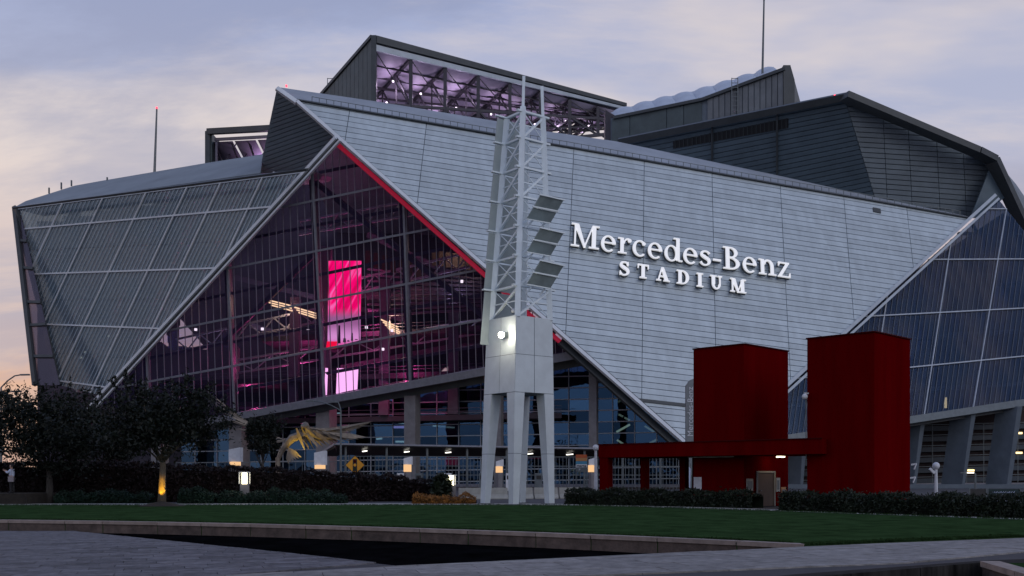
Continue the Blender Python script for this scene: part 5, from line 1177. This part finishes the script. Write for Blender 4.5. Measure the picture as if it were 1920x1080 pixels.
def hedge(name, a, b, depth_, h, mat, label, n, leaf=.10, core_mat=None, hfun=None, rough=.12, cat='hedge', wide=None):
    a, b = np.array(a), np.array(b); d = unit(b - a); n_ = V(d[1], -d[0], 0); n_ = n_ if n_[1] < 0 else -n_; Lh = np.linalg.norm(b - a); t = thing(name, (a + b) / 2 * V(1, 1, 0), label, cat)
    hf = hfun or (lambda s_: h); core_ = MB(); K_ = 24
    for k in range(K_):
        s0, s1 = k / K_, (k + 1) / K_; p0_, p1_ = a + (b - a) * s0, a + (b - a) * s1; h0_, h1_ = hf(s0) - .12, hf(s1) - .12
        core_.add([p0_ + n_ * (depth_ / 2 - .1), p1_ + n_ * (depth_ / 2 - .1), p1_ + n_ * (depth_ / 2 - .1) + V(0, 0, h1_), p0_ + n_ * (depth_ / 2 - .1) + V(0, 0, h0_), p1_ - n_ * depth_ / 2 + V(0, 0, h1_), p0_ - n_ * depth_ / 2 + V(0, 0, h0_), p1_ - n_ * depth_ / 2, p0_ - n_ * depth_ / 2], [(0, 1, 2, 3), (3, 2, 4, 5), (5, 4, 6, 7)])
    core_.build('inner_growth', core_mat or mat, t)
    s_ = rng.random(n); side = rng.random(n) < .6; bump_ = .10 * np.sin(s_ * Lh * 2.1) + .08 * np.sin(s_ * Lh * 5.3 + 1) ; H_ = np.array([hf(x) for x in s_]) + bump_ * rough / .12
    v = np.where(side, rng.random(n), 1.0); u = np.where(side, depth_ / 2, rng.uniform(-depth_ / 2, depth_ / 2, n)) + rng.normal(size=n) * rough * .6; z = v * H_ + np.where(side, rng.normal(size=n) * .05, np.abs(rng.normal(size=n)) * rough * .8)
    leaves('foliage', a + (b - a) * s_[:, None] + n_ * u[:, None] + V(0, 0, 1) * np.maximum(z, .02)[:, None], leaf, mat, t); return t
hedge('tall_hedge', gp(-120, 76), gp(850, 80), 3.2, 2.6, 'leaf_red', 'long dark reddish hedge behind the footpath and bollard lamp', 26000, .13, 'leaf_red', lambda s_: float(np.interp(s_, (0, .35, .58, .74, .85, .95, 1), (2.75, 2.75, 2.35, 2.1, 1.8, 1.4, 1.1))) + .06 * math.sin(s_ * 23))
for i, (x0, x1, Y, h, lab) in enumerate(((110, 285, 72.4, .62, 'low green shrub row between the two tree trunks'), (340, 405, 71.6, .75, 'rounded low green shrub right of the uplit tree'), (415, 650, 72, .7, 'low green shrub row below the bollard lamp'))):
    hedge('low_shrub', gp(x0, Y), gp(x1, Y), 1.4, h, 'leaf_low', lab, 5000, .09, None, lambda s_, h=h: h * (.55 + .45 * math.sin(math.pi * min(max(s_, .02), .98)) ** .5) + .08 * math.sin(s_ * 31), .14, 'shrub')
hedge('flower_bed', gp(775, 71.5), gp(893, 71.5), 1.8, .42, 'flower', 'orange flower bed at the foot of the tower', 3500, .07, 'leaf_red', lambda s_: .42 + .08 * math.sin(s_ * 17), .1, 'flowers')
hedge('grass_clump', gp(812, 74), gp(845, 74), 1.2, 1.2, 'leaf_hedge', 'spiky green plant beside the second bollard lamp', 1500, .28, None, lambda s_: .6 + .8 * math.sin(math.pi * s_), .3, 'plant')
hedge('clipped_hedge', gp(1072, 70.3), gp(1420, 61.0), 1.5, .80, 'leaf_hedge', 'clipped dark green hedge running under the red canopy to the door', 14000, .085)
hedge('clipped_hedge', gp(1478, 57.6), gp(2050, 44.5), 1.6, .80, 'leaf_hedge', 'clipped dark green hedge in front of the taller red block', 20000, .085)
ge = []
for s0 in np.linspace(.2, seg[-1] - .2, 9000):
    q = on_curve(s0) + V(0, .42 + abs(random.gauss(0, .25)), .02 + .03 * random.random()); ge.append(q)
fe = [gnd(*q) for q in far_px]
for a, b in zip(fe[:-1], fe[1:]):
    for k in range(int(np.linalg.norm(b - a) * 70)): t = random.random(); ge.append(a + (b - a) * t + V(0, -abs(random.gauss(0, .15)), .03))
for k in range(9000):
    a, b = gnd(1510, 1022.5), gnd(1920, 1006); t = random.random(); ge.append(a + (b - a) * t + V(0, abs(random.gauss(0, .3)), .015))
gr = leaves('grass', ge, .05, 'grass'); gr['kind'] = 'stuff'; gr['label'] = 'short grass fringe along the lawn edges'; gr['category'] = 'grass'
# ================================================================== person photographing, at left
def person(p, label, s_=1.0):
    t = thing('person', p, label, 'person'); p = np.array(p)
    def skin(name, verts, edges, mat, lvl=2):
        me = bpy.data.meshes.new(name); me.from_pydata([tuple(V(*v[:3]) * s_) for v in verts], edges, []); o = link_mesh(name, me, M[mat], t); m = o.modifiers.new('skin', 'SKIN'); m.use_smooth_shade = True; o.modifiers.new('sub', 'SUBSURF').levels = lvl; o.modifiers['sub'].render_levels = lvl
        for i, v in enumerate(verts): me.skin_vertices[0].data[i].radius = (v[3] * s_, v[3] * s_); me.skin_vertices[0].data[i].use_root = (i == 0)
        return o
    # facing -x: pelvis, spine, neck, head, arms raised forward, legs
    vs = [(0, 0, .95, .15), (0, 0, 1.15, .14), (.01, 0, 1.36, .15), (0, 0, 1.48, .07), (-.03, 0, 1.56, .075), (-.04, 0, 1.68, .10), (-.02, 0, 1.76, .085),
          (0, -.19, 1.42, .065), (-.16, -.22, 1.24, .05), (-.38, -.12, 1.40, .038), (-.46, -.09, 1.44, .03), (0, .19, 1.42, .065), (-.16, .22, 1.24, .05), (-.38, .08, 1.40, .038), (-.46, .06, 1.44, .03),
          (0, -.10, .88, .10), (-.02, -.11, .50, .07), (.02, -.11, .10, .05), (-.12, -.11, .04, .04), (0, .10, .88, .10), (.03, .11, .50, .07), (.08, .11, .10, .05), (-.06, .11, .04, .04)]
    es = [(0, 1), (1, 2), (2, 3), (3, 4), (4, 5), (5, 6), (2, 7), (7, 8), (8, 9), (9, 10), (2, 11), (11, 12), (12, 13), (13, 14), (0, 15), (15, 16), (16, 17), (17, 18), (0, 19), (19, 20), (20, 21), (21, 22)]
    skin('body', vs, es, 'skin')
    skin('shirt', [(0, 0, .98, .175), (0, 0, 1.15, .165), (.01, 0, 1.36, .175), (.0, 0, 1.46, .09), (0, -.19, 1.42, .085), (-.14, -.22, 1.26, .07), (-.30, -.16, 1.35, .055), (0, .19, 1.42, .085), (-.14, .22, 1.26, .07), (-.30, .14, 1.35, .055)], [(0, 1), (1, 2), (2, 3), (2, 4), (4, 5), (5, 6), (2, 7), (7, 8), (8, 9)], 'shirt')
    skin('trousers', [(0, 0, .94, .165), (0, -.10, .86, .115), (-.02, -.11, .50, .085), (.02, -.11, .10, .068), (0, .10, .86, .115), (.03, .11, .50, .085), (.08, .11, .10, .068), (-.14, -.11, .05, .06), (-.08, .11, .05, .06)], [(0, 1), (1, 2), (2, 3), (0, 4), (4, 5), (5, 6), (3, 7), (6, 8)], 'dark_cloth')
    skin('hair', [(.0, 0, 1.72, .105), (.02, 0, 1.80, .08), (.06, 0, 1.66, .07)], [(0, 1), (0, 2)], 'dark_cloth')
    MB().box(p + V(-.51, -.02, 1.40) * s_, .02, .08, .15).build('phone', 'black', t)
    for sy, y0 in ((-1, -.09), (1, .06)):
        for k in range(4): skin('finger', [(-.47, y0, 1.445 - .018 * k, .009), (-.50, y0 + .02 * -sy, 1.45 - .018 * k, .008), (-.525, y0 + .035 * -sy, 1.447 - .018 * k, .007)], [(0, 1), (1, 2)], 'skin', 1)
        skin('thumb', [(-.46, y0, 1.46, .010), (-.475, y0 - .005 * sy, 1.49, .009), (-.49, y0 - .02 * sy, 1.50, .008)], [(0, 1), (1, 2)], 'skin', 1)
    bag = thing('shoulder_bag', p + V(.08, -.24, .72) * s_, 'pale plaid shoulder bag hanging at the hip of the person', 'bag')
    MB().box(p + V(.08, -.26, .72) * s_, .36, .12, .36, .1).build('pouch', 'plaid', bag); MB().tube([p + V(.08, -.24, 1.08) * s_, p + V(.1, -.2, 1.5) * s_, p + V(.02, .1, 1.52) * s_], .018, 6).build('strap', 'plaid', bag)
    return t
pz = .72
tc_ = gp(22, 70.6); structure(MB().prism([tc_ + V(-6, -.8, pz), tc_ + V(1.4, -.8, pz), tc_ + V(1.8, 4, pz), tc_ + V(-6, 4, pz)], V(0, 0, -.8)).build('planting_terrace', 'soil'))
person(gp(22, 70.0) + V(0, 0, pz), 'person in a pale shirt and dark trousers raising a phone under the trees', 1.12)
